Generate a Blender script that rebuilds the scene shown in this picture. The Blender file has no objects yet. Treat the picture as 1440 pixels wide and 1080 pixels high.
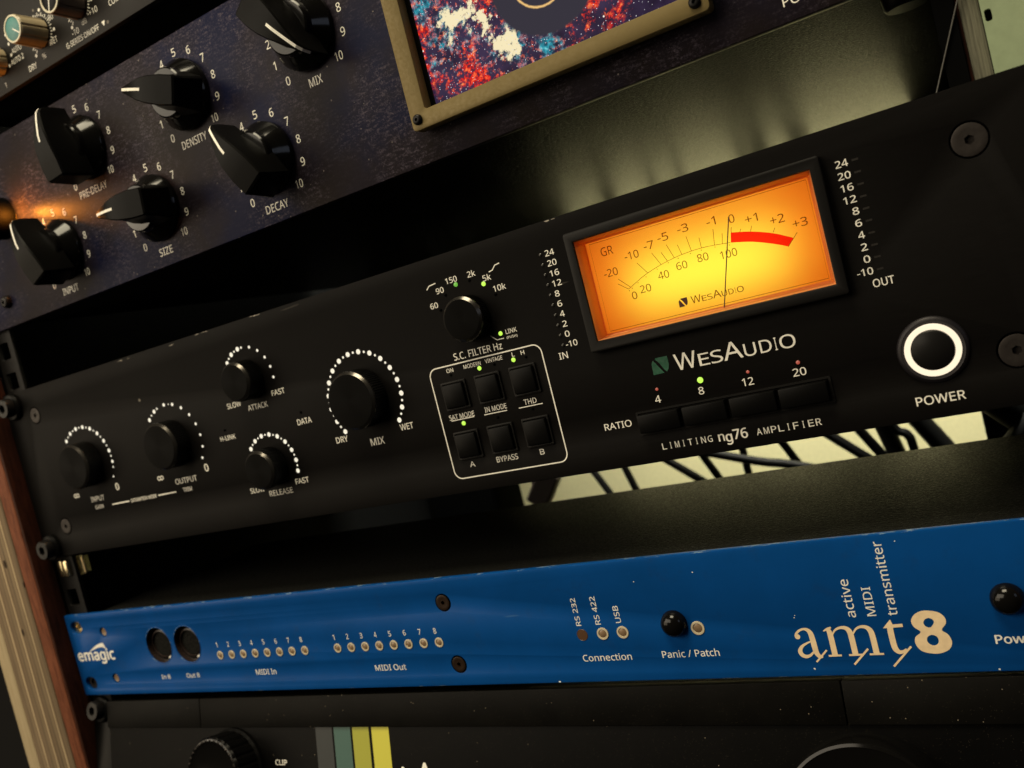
import bpy, bmesh, math, random
from mathutils import Vector, Matrix
random.seed(7)
SC = bpy.context.scene
COL = SC.collection
S = 0.001                                    # everything below is written in millimetres

# ------------------------------------------------------------------ camera
cam_d = bpy.data.cameras.new('camera')
cam = bpy.data.objects.new('camera', cam_d); COL.objects.link(cam)
R = Matrix(((0.84034206, 0.1885922, 0.50819111), (0.48335416, 0.16363139, -0.85999623), (-0.2453446, 0.96832729, 0.04634951)))
M = R.to_4x4(); M.translation = Vector((468.45, -281.44, -36.73)) * S
cam.matrix_world = M
cam_d.sensor_fit = 'HORIZONTAL'; cam_d.sensor_width = 36.0
cam_d.lens = 36.0 * 1286.43 / 1440.0
cam_d.clip_start = 0.005; cam_d.clip_end = 50
cam_d.dof.use_dof = True; cam_d.dof.focus_distance = 0.300; cam_d.dof.aperture_fstop = 17.0
SC.camera = cam

# ------------------------------------------------------------------ world, lights, exposure
W = bpy.data.worlds.new('World'); SC.world = W; W.use_nodes = True
W.node_tree.nodes['Background'].inputs[0].default_value = (0.9, 0.75, 0.55, 1)
W.node_tree.nodes['Background'].inputs[1].default_value = 0.012
SC.view_settings.view_transform = 'Standard'; SC.view_settings.look = 'None'
SC.view_settings.exposure = 0.0; SC.view_settings.gamma = 1.0
SC.view_settings.use_curve_mapping = False
SC.cycles.max_bounces = 8
SC.cycles.use_denoising = True
SC.cycles.sample_clamp_indirect = 4.0


def area(name, loc, target, sx, sy, watts, col, spread=180):
    d = bpy.data.lights.new(name, 'AREA'); d.shape = 'RECTANGLE'
    d.size = sx * S; d.size_y = sy * S; d.energy = watts; d.color = col
    d.spread = math.radians(spread)
    o = bpy.data.objects.new(name, d); COL.objects.link(o)
    o.location = Vector(loc) * S
    o.rotation_euler = (Vector(target) - Vector(loc)).to_track_quat('-Z', 'Y').to_euler()
    return o


area('room_light', (-700, -1250, 700), (240, 0, -40), 1500, 800, 20.0, (1.0, 0.87, 0.67))
area('ceiling_lamp', (290, -390, 1000), (290, -40, 20), 480, 460, 14.0, (1.0, 0.88, 0.62))
area('side_lamp', (-1050, -950, 60), (150, 0, -90), 1000, 640, 6.0, (1.0, 0.82, 0.58))
area('window_light', (1250, -420, 260), (420, 0, 0), 300, 300, 0.35, (0.72, 0.80, 1.0))
area('rear_lamp', (250, 330, 330), (250, 420, -120), 420, 60, 18.0, (1.0, 0.98, 0.82))


# ------------------------------------------------------------------ materials
def new_mat(name):
    m = bpy.data.materials.new(name); m.use_nodes = True
    nt = m.node_tree
    return m, nt, nt.nodes['Principled BSDF']


def set_in(b, **k):
    names = {'base': 'Base Color', 'rough': 'Roughness', 'metal': 'Metallic', 'spec': 'Specular IOR Level', 'aniso': 'Anisotropic',
             'coat': 'Coat Weight', 'coatr': 'Coat Roughness', 'emit': 'Emission Color', 'estr': 'Emission Strength'}
    for a, v in k.items():
        if isinstance(v, tuple): v = (*v, 1) if len(v) == 3 else v
        b.inputs[names[a]].default_value = v


def N(nt, t, **k):
    n = nt.nodes.new(t)
    for a, v in k.items():
        if a.startswith('i_'):
            n.inputs[a[2:]].default_value = v
        else:
            setattr(n, a, v)
    return n


def coords(nt, scale=(1, 1, 1), kind='Object'):
    tc = N(nt, 'ShaderNodeTexCoord')
    mp = N(nt, 'ShaderNodeMapping')
    mp.inputs['Scale'].default_value = tuple(1000 * s for s in scale)     # millimetres
    nt.links.new(tc.outputs[kind], mp.inputs['Vector'])
    return mp.outputs['Vector']


def noise(nt, vec, scale, detail=4, rough=0.55):
    n = N(nt, 'ShaderNodeTexNoise'); n.inputs['Scale'].default_value = scale
    n.inputs['Detail'].default_value = detail; n.inputs['Roughness'].default_value = rough
    nt.links.new(vec, n.inputs['Vector'])
    return n.outputs['Fac']


def ramp(nt, fac, *stops):
    r = N(nt, 'ShaderNodeValToRGB')
    el = r.color_ramp.elements
    while len(el) < len(stops): el.new(0.5)
    for e, (p, c) in zip(el, stops):
        e.position = p; e.color = (*c, 1) if isinstance(c, tuple) else (c, c, c, 1)
    nt.links.new(fac, r.inputs['Fac'])
    return r.outputs['Color']


def mathn(nt, op, a, b=None, clamp=False):
    n = N(nt, 'ShaderNodeMath', operation=op, use_clamp=clamp)
    for i, v in enumerate((a, b)):
        if v is None: continue
        if isinstance(v, (int, float)): n.inputs[i].default_value = v
        else: nt.links.new(v, n.inputs[i])
    return n.outputs[0]


def mix(nt, fac, a, b, blend='MIX'):
    n = N(nt, 'ShaderNodeMix', data_type='RGBA', blend_type=blend)
    for i, v in ((0, fac), (6, a), (7, b)):
        if isinstance(v, (int, float)): n.inputs[i].default_value = v
        elif isinstance(v, tuple): n.inputs[i].default_value = (*v, 1)
        else: nt.links.new(v, n.inputs[i])
    return n.outputs[2]


def bump(nt, b, h, strength, dist=0.1):
    n = N(nt, 'ShaderNodeBump'); n.inputs['Strength'].default_value = strength
    n.inputs['Distance'].default_value = dist * S
    nt.links.new(h, n.inputs['Height']); nt.links.new(n.outputs[0], b.inputs['Normal'])


def specks(nt, vec, scale, thr, seed=0.0):
    """sparse small dust grains: 1 inside a grain"""
    v = N(nt, 'ShaderNodeTexVoronoi'); v.inputs['Scale'].default_value = scale
    nt.links.new(vec, v.inputs['Vector'])
    near = mathn(nt, 'LESS_THAN', v.outputs['Distance'], 0.16)
    sep = N(nt, 'ShaderNodeSeparateColor'); nt.links.new(v.outputs['Color'], sep.inputs[0])
    pick = mathn(nt, 'GREATER_THAN', sep.outputs[0], thr)
    return mathn(nt, 'MULTIPLY', near, pick)


def plain(name, base, rough=0.5, metal=0.0, spec=0.5, var=0.0, bmp=0.0, bs=3.0):
    m, nt, b = new_mat(name)
    set_in(b, base=base, rough=rough, metal=metal, spec=spec)
    v = coords(nt)
    if var:
        f = noise(nt, v, 0.35, 5)
        lo = tuple(c * (1 - var) for c in base); hi = tuple(min(1, c * (1 + var)) for c in base)
        nt.links.new(ramp(nt, f, (0.3, lo), (0.7, hi)), b.inputs['Base Color'])
        nt.links.new(ramp(nt, noise(nt, v, 0.9, 4), (0.3, rough * 0.8), (0.7, min(1, rough * 1.25))), b.inputs['Roughness'])
    if bmp:
        bump(nt, b, noise(nt, v, bs, 3), bmp, 0.05)
    return m


def emissive(name, col, strength):
    m, nt, b = new_mat(name)
    set_in(b, base=(0.02, 0.02, 0.02), emit=col, estr=strength, rough=0.4)
    return m


def film(name, col):
    m = bpy.data.materials.new(name); m.use_nodes = True
    nt = m.node_tree; nt.nodes.clear()
    t = N(nt, 'ShaderNodeBsdfTransparent'); t.inputs[0].default_value = (*col, 1)
    o = N(nt, 'ShaderNodeOutputMaterial'); nt.links.new(t.outputs[0], o.inputs[0])
    return m


def brushed(name, base, rough, spec, dust=0.993):
    m, nt, b = new_mat(name)
    set_in(b, base=base, rough=rough, spec=spec)
    st = coords(nt, (0.06, 1, 3.0))
    f = noise(nt, st, 1.6, 6, 0.7)
    v = coords(nt)
    big = noise(nt, v, 0.02, 3)
    c = ramp(nt, f, (0.25, tuple(x * 0.7 for x in base)), (0.75, tuple(x * 1.35 for x in base)))
    # fine dust and a few hairline scuffs, each with a shape of its own
    d = specks(nt, v, 0.22, dust)
    sc = coords(nt, (0.12, 1, 0.9))
    scr = ramp(nt, noise(nt, sc, 0.22, 2), (0.735, 0.0), (0.75, 1.0))
    c = mix(nt, mathn(nt, 'MULTIPLY', d, 0.5), c, (0.30, 0.27, 0.22))
    c = mix(nt, mathn(nt, 'MULTIPLY', scr, 0.10), c, (0.25, 0.22, 0.18))
    nt.links.new(c, b.inputs['Base Color'])
    r = mathn(nt, 'ADD', mathn(nt, 'MULTIPLY', f, 0.14), rough - 0.08)
    r = mathn(nt, 'ADD', r, mathn(nt, 'MULTIPLY', big, 0.10))
    nt.links.new(r, b.inputs['Roughness'])
    bump(nt, b, f, 0.10, 0.03)
    return m


def make_reverb_paint():
    m, nt, b = new_mat('mottled_night_paint')
    v = coords(nt)
    big = noise(nt, v, 0.016, 4)
    c = ramp(nt, big, (0.38, (0.013, 0.0095, 0.0095)), (0.50, (0.0125, 0.010, 0.0155)), (0.60, (0.006, 0.0076, 0.027)))
    fine = noise(nt, v, 1.1, 6, 0.75)
    st = coords(nt, (0.30, 1, 1.0))
    streak = noise(nt, st, 0.9, 5, 0.7)
    patch = ramp(nt, noise(nt, v, 0.03, 3), (0.42, 0.12), (0.60, 1.0))
    gl = mathn(nt, 'MULTIPLY', ramp(nt, mathn(nt, 'MULTIPLY', fine, streak), (0.25, 0.0), (0.36, 1.0)), patch)
    c = mix(nt, mathn(nt, 'MULTIPLY', gl, 0.8), c, (0.085, 0.070, 0.092))
    hot = ramp(nt, noise(nt, v, 1.9, 4, 0.7), (0.64, 0.0), (0.70, 1.0))
    c = mix(nt, mathn(nt, 'MULTIPLY', mathn(nt, 'MULTIPLY', hot, patch), 0.8), c, (0.34, 0.30, 0.32))
    d = specks(nt, v, 0.5, 0.95)
    c = mix(nt, mathn(nt, 'MULTIPLY', d, 0.6), c, (0.25, 0.22, 0.2))
    nt.links.new(c, b.inputs['Base Color'])
    set_in(b, rough=0.42, spec=0.05)
    bump(nt, b, fine, 0.35, 0.06)
    return m


def make_blue_paint():
    m, nt, b = new_mat('worn_blue_paint')
    v = coords(nt)
    f = noise(nt, v, 0.05, 4)
    c = ramp(nt, f, (0.3, (0.0025, 0.052, 0.205)), (0.7, (0.0028, 0.060, 0.240)))
    tc = N(nt, 'ShaderNodeSeparateXYZ'); nt.links.new(coords(nt), tc.inputs[0])
    # chipped paint along the panel's edges
    up = mathn(nt, 'GREATER_THAN', tc.outputs[2], -120.16)
    dn = mathn(nt, 'LESS_THAN', tc.outputs[2], -163.6)
    edge = mathn(nt, 'MAXIMUM', up, dn)
    chip = ramp(nt, noise(nt, coords(nt, (0.5, 1, 1)), 0.25, 5, 0.7), (0.56, 0.0), (0.60, 1.0))
    k = mathn(nt, 'MULTIPLY', edge, chip)
    c = mix(nt, mathn(nt, 'MULTIPLY', k, 0.8), c, (0.20, 0.30, 0.38))
    sv = coords(nt, (0.10, 1, 0.8))
    scr = ramp(nt, noise(nt, sv, 0.35, 2), (0.715, 0.0), (0.735, 1.0))
    rub = ramp(nt, noise(nt, v, 0.09, 6, 0.7), (0.56, 0.0), (0.72, 1.0))
    c = mix(nt, mathn(nt, 'MULTIPLY', scr, 0.28), c, (0.06, 0.15, 0.30))
    c = mix(nt, mathn(nt, 'MULTIPLY', rub, 0.35), c, (0.006, 0.036, 0.125))
    nt.links.new(c, b.inputs['Base Color'])
    nt.links.new(ramp(nt, rub, (0.0, 0.33), (1.0, 0.48)), b.inputs['Roughness'])
    set_in(b, spec=0.10)
    bump(nt, b, noise(nt, v, 2.0, 3), 0.06, 0.04)
    return m


def make_dusty(name, base, rough, thr=0.8):
    m, nt, b = new_mat(name)
    v = coords(nt)
    d = specks(nt, v, 0.9, thr)
    d2 = specks(nt, v, 2.2, 0.86)
    f = noise(nt, v, 0.05, 5)
    c = ramp(nt, f, (0.3, tuple(x * 0.7 for x in base)), (0.7, tuple(x * 1.4 for x in base)))
    c = mix(nt, mathn(nt, 'MULTIPLY', d, 0.55), c, (0.30, 0.25, 0.18))
    c = mix(nt, mathn(nt, 'MULTIPLY', d2, 0.16), c, (0.30, 0.25, 0.18))
    nt.links.new(c, b.inputs['Base Color'])
    set_in(b, rough=rough, spec=0.045)
    bump(nt, b, noise(nt, v, 2.5, 4), 0.15, 0.05)
    return m


def make_chassis(name, base, rough):
    m, nt, b = new_mat(name)
    v = coords(nt)
    f = noise(nt, v, 0.75, 5, 0.65)
    c = ramp(nt, f, (0.35, tuple(x * 0.6 for x in base)), (0.68, tuple(x * 1.5 for x in base)))
    scr = ramp(nt, noise(nt, coords(nt, (0.09, 1, 1)), 0.28, 2), (0.74, 0.0), (0.76, 1.0))
    c = mix(nt, mathn(nt, 'MULTIPLY', scr, 0.35), c, (0.005, 0.005, 0.005))
    nt.links.new(c, b.inputs['Base Color'])
    set_in(b, rough=rough, spec=0.015)
    nt.links.new(ramp(nt, noise(nt, v, 1.3, 4, 0.7), (0.38, rough * 0.7), (0.62, rough * 1.35)), b.inputs['Roughness'])
    bump(nt, b, f, 1.0, 0.40)
    return m


def make_wood(name, lo, hi, along, rough=0.55):
    m, nt, b = new_mat(name)
    v = coords(nt, along)
    f = noise(nt, v, 0.5, 6, 0.65)
    w = noise(nt, coords(nt, tuple(a * 3 for a in along)), 1.0, 3)
    c = ramp(nt, mathn(nt, 'ADD', mathn(nt, 'MULTIPLY', f, 0.7), mathn(nt, 'MULTIPLY', w, 0.3)), (0.35, lo), (0.65, hi))
    nt.links.new(c, b.inputs['Base Color']); set_in(b, rough=rough, spec=0.06)
    bump(nt, b, f, 0.25, 0.15)
    return m


def make_plywood():
    m, nt, b = new_mat('plywood_edge')
    sep = N(nt, 'ShaderNodeSeparateXYZ'); nt.links.new(coords(nt), sep.inputs[0])
    warp = mathn(nt, 'MULTIPLY', noise(nt, coords(nt, (1, 1, 0.05)), 0.3, 3), 1.4)
    x = mathn(nt, 'ADD', sep.outputs[0], warp)
    t = mathn(nt, 'FRACT', mathn(nt, 'MULTIPLY', x, 1 / 9.4))
    c = ramp(nt, t, (0.0, (0.55, 0.42, 0.25)), (0.12, (0.50, 0.38, 0.22)), (0.17, (0.17, 0.12, 0.075)), (0.45, (0.25, 0.18, 0.11)),
             (0.60, (0.17, 0.125, 0.08)), (0.78, (0.30, 0.22, 0.13)), (0.95, (0.20, 0.14, 0.09)))
    g = noise(nt, coords(nt, (1.5, 1, 0.04)), 0.8, 5, 0.7)
    c = mix(nt, 0.8, c, ramp(nt, g, (0.3, (0.5, 0.5, 0.5)), (0.7, (1, 1, 1))), 'MULTIPLY')
    knot = specks(nt, coords(nt, (1, 1, 0.6)), 0.09, 0.62)
    c = mix(nt, mathn(nt, 'MULTIPLY', knot, 0.9), c, (0.02, 0.012, 0.008))
    nt.links.new(c, b.inputs['Base Color']); set_in(b, rough=0.7, spec=0.05)
    bump(nt, b, g, 0.4, 0.2)
    return m


def make_screen():
    """the unit's colour display: a nebula picture that the panel itself gives off"""
    m = bpy.data.materials.new('nebula_display'); m.use_nodes = True
    nt = m.node_tree; nt.nodes.clear()
    v = coords(nt)
    sep = N(nt, 'ShaderNodeSeparateXYZ'); nt.links.new(v, sep.inputs[0])
    X0, Z0 = sep.outputs[0], sep.outputs[2]
    wn = N(nt, 'ShaderNodeTexNoise'); wn.inputs['Scale'].default_value = 0.11; wn.inputs['Detail'].default_value = 7; wn.inputs['Roughness'].default_value = 0.65
    nt.links.new(v, wn.inputs['Vector'])
    ws = N(nt, 'ShaderNodeSeparateColor'); nt.links.new(wn.outputs['Color'], ws.inputs[0])
    X = mathn(nt, 'ADD', X0, mathn(nt, 'MULTIPLY', mathn(nt, 'SUBTRACT', ws.outputs[0], 0.5), 34.0))
    Z = mathn(nt, 'ADD', Z0, mathn(nt, 'MULTIPLY', mathn(nt, 'SUBTRACT', ws.outputs[1], 0.5), 34.0))

    def blob(x, z, r, X=X, Z=Z):
        dx = mathn(nt, 'SUBTRACT', X, x); dz = mathn(nt, 'SUBTRACT', Z, z)
        d = mathn(nt, 'SQRT', mathn(nt, 'ADD', mathn(nt, 'MULTIPLY', dx, dx), mathn(nt, 'MULTIPLY', dz, dz)))
        return mathn(nt, 'SUBTRACT', 1.0, mathn(nt, 'DIVIDE', d, r), True), d

    def union(lst):
        o = None
        for a in lst: o = blob(*a)[0] if o is None else mathn(nt, 'MAXIMUM', o, blob(*a)[0])
        return o
    n1 = noise(nt, v, 0.21, 8, 0.66); n2 = noise(nt, v, 0.50, 6, 0.66); n3 = noise(nt, v, 0.07, 5, 0.6)
    base = ramp(nt, n3, (0.35, (0.014, 0.007, 0.024)), (0.60, (0.040, 0.024, 0.066)))
    redm = union([(322, 75, 26), (306, 80, 18), (329, 57, 22), (341, 52, 16), (318, 60, 20), (361, 64, 9), (372, 60, 9), (357, 55, 9), (305, 70, 14), (303, 58, 8)])
    rf = mathn(nt, 'MULTIPLY', ramp(nt, mathn(nt, 'ADD', mathn(nt, 'MULTIPLY', n1, 0.55), mathn(nt, 'MULTIPLY', n2, 0.45)), (0.49, 0.0), (0.56, 1.0)),
               ramp(nt, redm, (0.05, 0.0), (0.5, 1.0)))
    c = mix(nt, rf, base, ramp(nt, n2, (0.40, (0.16, 0.002, 0.004)), (0.52, (0.80, 0.014, 0.008)), (0.64, (1.0, 0.20, 0.06)), (0.72, (1.0, 0.55, 0.25))))
    cym = union([(317, 72.5, 12), (335, 60, 13), (345, 56, 9), (306, 83, 7), (352, 55, 7), (330, 60, 10), (308, 64, 8)])
    cf = mathn(nt, 'MULTIPLY', ramp(nt, n1, (0.46, 0.0), (0.56, 1.0)), ramp(nt, cym, (0.1, 0.0), (0.55, 1.0)))
    c = mix(nt, cf, c, ramp(nt, n2, (0.42, (0.008, 0.05, 0.09)), (0.58, (0.03, 0.36, 0.46)), (0.68, (0.25, 0.75, 0.75))))
    whm = union([(317, 72.5, 9), (333, 61, 10), (337, 58.5, 7), (321, 77, 8), (327, 70, 7)])
    wf = ramp(nt, mathn(nt, 'ADD', mathn(nt, 'MULTIPLY', whm, 0.55), mathn(nt, 'ADD', mathn(nt, 'MULTIPLY', n1, 0.6), mathn(nt, 'MULTIPLY', n2, 0.45))), (0.78, 0.0), (0.88, 1.0))
    c = mix(nt, wf, c, (0.92, 0.80, 0.50))
    for sc_, thr, col in ((0.42, 0.55, (0.9, 0.85, 0.75)), (0.75, 0.62, (0.9, 0.22, 0.16)), (1.1, 0.6, (0.75, 0.72, 0.8))):
        vo = N(nt, 'ShaderNodeTexVoronoi'); vo.inputs['Scale'].default_value = sc_; nt.links.new(v, vo.inputs['Vector'])
        sp = N(nt, 'ShaderNodeSeparateColor'); nt.links.new(vo.outputs['Color'], sp.inputs[0])
        rad = mathn(nt, 'MULTIPLY', sp.outputs[1], 0.22)
        st = mathn(nt, 'MULTIPLY', mathn(nt, 'LESS_THAN', vo.outputs['Distance'], rad), mathn(nt, 'GREATER_THAN', sp.outputs[0], thr))
        fade = ramp(nt, union([(325, 68, 48), (360, 55, 30)]), (0.0, 0.25), (0.4, 1.0))
        c = mix(nt, mathn(nt, 'MULTIPLY', st, fade), c, col)
    _, dd = blob(352.1, 76.1, 20, X0, Z0)
    disc = ramp(nt, mathn(nt, 'DIVIDE', dd, 40.0), (0.485, 1.0), (0.515, 0.0))
    c = mix(nt, disc, c, (0.030, 0.027, 0.042))
    _, d2 = blob(350.6, 75.9, 10, X0, Z0)
    wob = mathn(nt, 'MULTIPLY', mathn(nt, 'SUBTRACT', noise(nt, v, 1.2, 3), 0.5), 0.5)
    ringd = mathn(nt, 'ABSOLUTE', mathn(nt, 'SUBTRACT', mathn(nt, 'ADD', d2, wob), 10.4))
    c = mix(nt, ramp(nt, ringd, (0.0, 1.0), (0.55, 0.0)), c, (1.0, 0.62, 0.22))
    e = N(nt, 'ShaderNodeEmission'); e.inputs['Strength'].default_value = 1.0; nt.links.new(c, e.inputs['Color'])
    gl = N(nt, 'ShaderNodeBsdfGlossy'); gl.inputs['Roughness'].default_value = 0.15; gl.inputs['Color'].default_value = (0.002, 0.002, 0.002, 1)
    ad = N(nt, 'ShaderNodeAddShader'); nt.links.new(e.outputs[0], ad.inputs[0]); nt.links.new(gl.outputs[0], ad.inputs[1])
    o = N(nt, 'ShaderNodeOutputMaterial'); nt.links.new(ad.outputs[0], o.inputs[0])
    return m


def make_dial():
    m = bpy.data.materials.new('translucent_dial'); m.use_nodes = True
    nt = m.node_tree; nt.nodes.clear()
    t = N(nt, 'ShaderNodeBsdfTranslucent'); t.inputs[0].default_value = (0.95, 0.60, 0.085, 1)
    o = N(nt, 'ShaderNodeOutputMaterial'); nt.links.new(t.outputs[0], o.inputs[0])
    return m


def make_amber():
    m = bpy.data.materials.new('glow_tinted_acrylic'); m.use_nodes = True  # clear acrylic; the dial's orange glow is put into its colour
    nt = m.node_tree; nt.nodes.clear()
    t = N(nt, 'ShaderNodeBsdfTranslucent'); t.inputs[0].default_value = (1.0, 0.42, 0.16, 1)
    d = N(nt, 'ShaderNodeBsdfDiffuse'); d.inputs[0].default_value = (0.95, 0.40, 0.14, 1)
    g = N(nt, 'ShaderNodeBsdfGlossy'); g.inputs['Roughness'].default_value = 0.08; g.inputs['Color'].default_value = (1, 0.75, 0.5, 1)
    a = N(nt, 'ShaderNodeMixShader'); a.inputs[0].default_value = 0.5
    nt.links.new(t.outputs[0], a.inputs[1]); nt.links.new(d.outputs[0], a.inputs[2])
    b = N(nt, 'ShaderNodeMixShader'); b.inputs[0].default_value = 0.22
    nt.links.new(a.outputs[0], b.inputs[1]); nt.links.new(g.outputs[0], b.inputs[2])
    o = N(nt, 'ShaderNodeOutputMaterial'); nt.links.new(b.outputs[0], o.inputs[0])
    return m


def make_pane():
    m = bpy.data.materials.new('clear_window'); m.use_nodes = True
    nt = m.node_tree; nt.nodes.clear()
    t = N(nt, 'ShaderNodeBsdfTransparent'); t.inputs[0].default_value = (0.97, 0.97, 0.96, 1)
    g = N(nt, 'ShaderNodeBsdfGlossy'); g.inputs['Roughness'].default_value = 0.03
    f = N(nt, 'ShaderNodeFresnel'); f.inputs[0].default_value = 1.10
    x = N(nt, 'ShaderNodeMixShader')
    nt.links.new(f.outputs[0], x.inputs[0]); nt.links.new(t.outputs[0], x.inputs[1]); nt.links.new(g.outputs[0], x.inputs[2])
    o = N(nt, 'ShaderNodeOutputMaterial'); nt.links.new(x.outputs[0], o.inputs[0])
    return m


def make_knob_metal():
    m, nt, b = new_mat('turned_black_aluminium')
    set_in(b, base=(0.0024, 0.0023, 0.0022), rough=0.42, metal=0.0, aniso=0.6, spec=0.02)
    tg = N(nt, 'ShaderNodeTangent', direction_type='RADIAL', axis='Y'); nt.links.new(tg.outputs[0], b.inputs['Tangent'])
    return m


MAT = dict(
    black=brushed('brushed_black_anodised', (0.0040, 0.0035, 0.0032), 0.50, 0.045),
    reverb=make_reverb_paint(), blue=make_blue_paint(),
    ssl=brushed('satin_charcoal_panel', (0.011, 0.010, 0.009), 0.46, 0.12, 0.97),
    ink=plain('cream_ink', (0.80, 0.77, 0.68), 0.6, var=0.12),
    goldink=plain('sand_ink', (0.80, 0.61, 0.37), 0.6, var=0.10),
    bluink=plain('off_white_ink', (0.80, 0.77, 0.68), 0.6, var=0.12),
    green=plain('dark_green_foil', (0.012, 0.075, 0.040), 0.35, var=0.2),
    phen=plain('black_phenolic', (0.0035, 0.0033, 0.0031), 0.13, spec=0.2),
    grip=plain('satin_phenolic', (0.0032, 0.003, 0.0028), 0.34, spec=0.035),
    plast=plain('black_plastic', (0.0024, 0.0023, 0.0022), 0.38, spec=0.06, bmp=0.05),
    bezel=plain('black_bezel', (0.0055, 0.005, 0.0046), 0.46, spec=0.12, bmp=0.08),
    capface=make_knob_metal(),
    chamfer=plain('bevel_cut_aluminium', (0.10, 0.092, 0.082), 0.24, metal=0.9),
    satin=plain('satin_collar', (0.012, 0.0105, 0.0125), 0.45, metal=0.4, spec=0.3),
    knurl=plain('knurled_black', (0.0035, 0.0033, 0.0031), 0.34, metal=0.1, spec=0.2),
    gold=plain('bronze_plate', (0.135, 0.100, 0.038), 0.50, metal=0.15, spec=0.15, var=0.03, bmp=0.02),
    screw=plain('dark_screw_steel', (0.026, 0.022, 0.020), 0.46, metal=0.4, spec=0.12, var=0.1),
    blackscrew=plain('black_oxide_steel', (0.0075, 0.007, 0.0068), 0.36, metal=0.15, spec=0.12),
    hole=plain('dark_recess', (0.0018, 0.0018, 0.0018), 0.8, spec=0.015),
    brass=plain('bright_zinc', (0.75, 0.62, 0.38), 0.25, metal=1.0),
    palerail=plain('pale_green_metal', (0.25, 0.31, 0.19), 0.5, var=0.06, spec=0.15),
    rail=plain('black_rail_steel', (0.0055, 0.005, 0.0046), 0.5, spec=0.12, var=0.2),
    chas=make_chassis('textured_grey_case', (0.009, 0.009, 0.008), 0.40),
    chas2=make_chassis('grained_black_case', (0.006, 0.006, 0.0055), 0.38),
    dust=make_dusty('dusty_black_case', (0.0028, 0.0026, 0.0022), 0.50, 0.975),
    dust2=make_dusty('black_panel_with_dust', (0.0010, 0.0009, 0.0008), 0.5, 0.985),
    veneer=make_wood('mahogany_lining', (0.075, 0.024, 0.013), (0.23, 0.080, 0.040), (1, 1, 0.12)),
    ply=make_plywood(),
    pine=make_wood('pale_pine', (0.33, 0.255, 0.145), (0.47, 0.38, 0.235), (1, 1, 0.06), 0.6),
    post=make_wood('weathered_board', (0.022, 0.022, 0.017), (0.16, 0.155, 0.11), (1.2, 1, 0.05), 0.7),
    wall=plain('cream_plaster', (0.76, 0.70, 0.41), 0.9, spec=0.1, var=0.04),
    cable=plain('black_cable_rubber', (0.006, 0.006, 0.006), 0.5, spec=0.08),
    greycable=plain('grey_cable_sheath', (0.07, 0.066, 0.058), 0.45),
    ledon=emissive('cream_lamp', (0.92, 0.84, 0.66), 1.0),
    green_on=emissive('lime_lamp', (0.50, 0.86, 0.08), 1.25),
    green_dim=emissive('green_lamp_weak', (0.16, 0.50, 0.05), 0.9),
    red_dim=emissive('red_lamp_faint', (0.9, 0.16, 0.10), 0.45),
    ring=emissive('warm_light_ring', (0.95, 0.80, 0.58), 1.2),
    orange=emissive('orange_lamp', (1.0, 0.28, 0.02), 4.0),
    leddull=plain('unlit_lens', (0.20, 0.13, 0.075), 0.3),
    lensring=plain('cream_lens_rim', (0.55, 0.47, 0.32), 0.35, var=0.1),
    brownlens=plain('brown_lens', (0.085, 0.04, 0.018), 0.35),
    din=plain('brown_socket_core', (0.020, 0.012, 0.010), 0.42, spec=0.3),
    screen=make_screen(), dial=make_dial(), amber=make_amber(), pane=make_pane(),
    dialink=film('brown_dial_ink', (0.22, 0.12, 0.10)), redfilm=film('red_dial_ink', (0.86, 0.030, 0.06)),
    reflector=plain('white_reflector', (0.80, 0.80, 0.80), 0.8, spec=0.1),
    brownscrew=plain('browned_screw', (0.022, 0.012, 0.007), 0.35, metal=0.3, spec=0.3), lensdark=plain('dark_lens', (0.022, 0.020, 0.018), 0.2),
    lining=make_wood('shaded_lining', (0.016, 0.006, 0.004), (0.055, 0.018, 0.010), (1, 1, 0.12)),  # mahogany darkened for the shaded inner face; the bark edge shares it
    needle=plain('needle_paint', (0.06, 0.010, 0.006), 0.5),
    tan=plain('fluted_tan_plastic', (0.34, 0.275, 0.165), 0.42, var=0.06),
    brown=plain('fluted_brown_plastic', (0.11, 0.075, 0.055), 0.42, var=0.08),
    teal=plain('teal_cap', (0.045, 0.19, 0.175), 0.5, var=0.06),
    rim=plain('cream_rim', (0.62, 0.56, 0.40), 0.45),
    slate=plain('slate_stripe', (0.010, 0.0135, 0.0145), 0.6), tealstr=plain('teal_stripe', (0.030, 0.085, 0.070), 0.6),
    olive=plain('olive_stripe', (0.30, 0.30, 0.020), 0.6), yellow=plain('yellow_stripe', (0.50, 0.47, 0.040), 0.6),
    scuff=plain('bare_metal_scuff', (0.33, 0.29, 0.23), 0.5),
)


# ------------------------------------------------------------------ object helpers
WLOC = {}


def tag(o, label=None, cat=None, group=None, kind=None):
    if label: o['label'] = label
    if cat: o['category'] = cat
    if group: o['group'] = group
    if kind: o['kind'] = kind
    return o


def thing(name, label, cat, loc=(0, 0, 0), group=None, kind=None):
    o = bpy.data.objects.new(name, None); COL.objects.link(o)
    o.empty_display_size = 0.01
    o.location = Vector(loc) * S; WLOC[o] = Vector(loc)
    return tag(o, label, cat, group, kind)


def link(name, me, mat, parent=None, loc=(0, 0, 0), rot=0.0):
    """mesh is in mm about loc; loc is where it stands in the rack, rot turns it about the outward axis (clockwise seen from the front)"""
    o = bpy.data.objects.new(name, me); COL.objects.link(o)
    if mat is not None and not me.materials: me.materials.append(mat)
    loc = Vector(loc); WLOC[o] = loc
    if parent is not None:
        o.parent = parent; loc = loc - WLOC[parent]
    o.location = loc * S
    if rot: o.rotation_euler = (0, math.radians(rot), 0)
    return o


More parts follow.
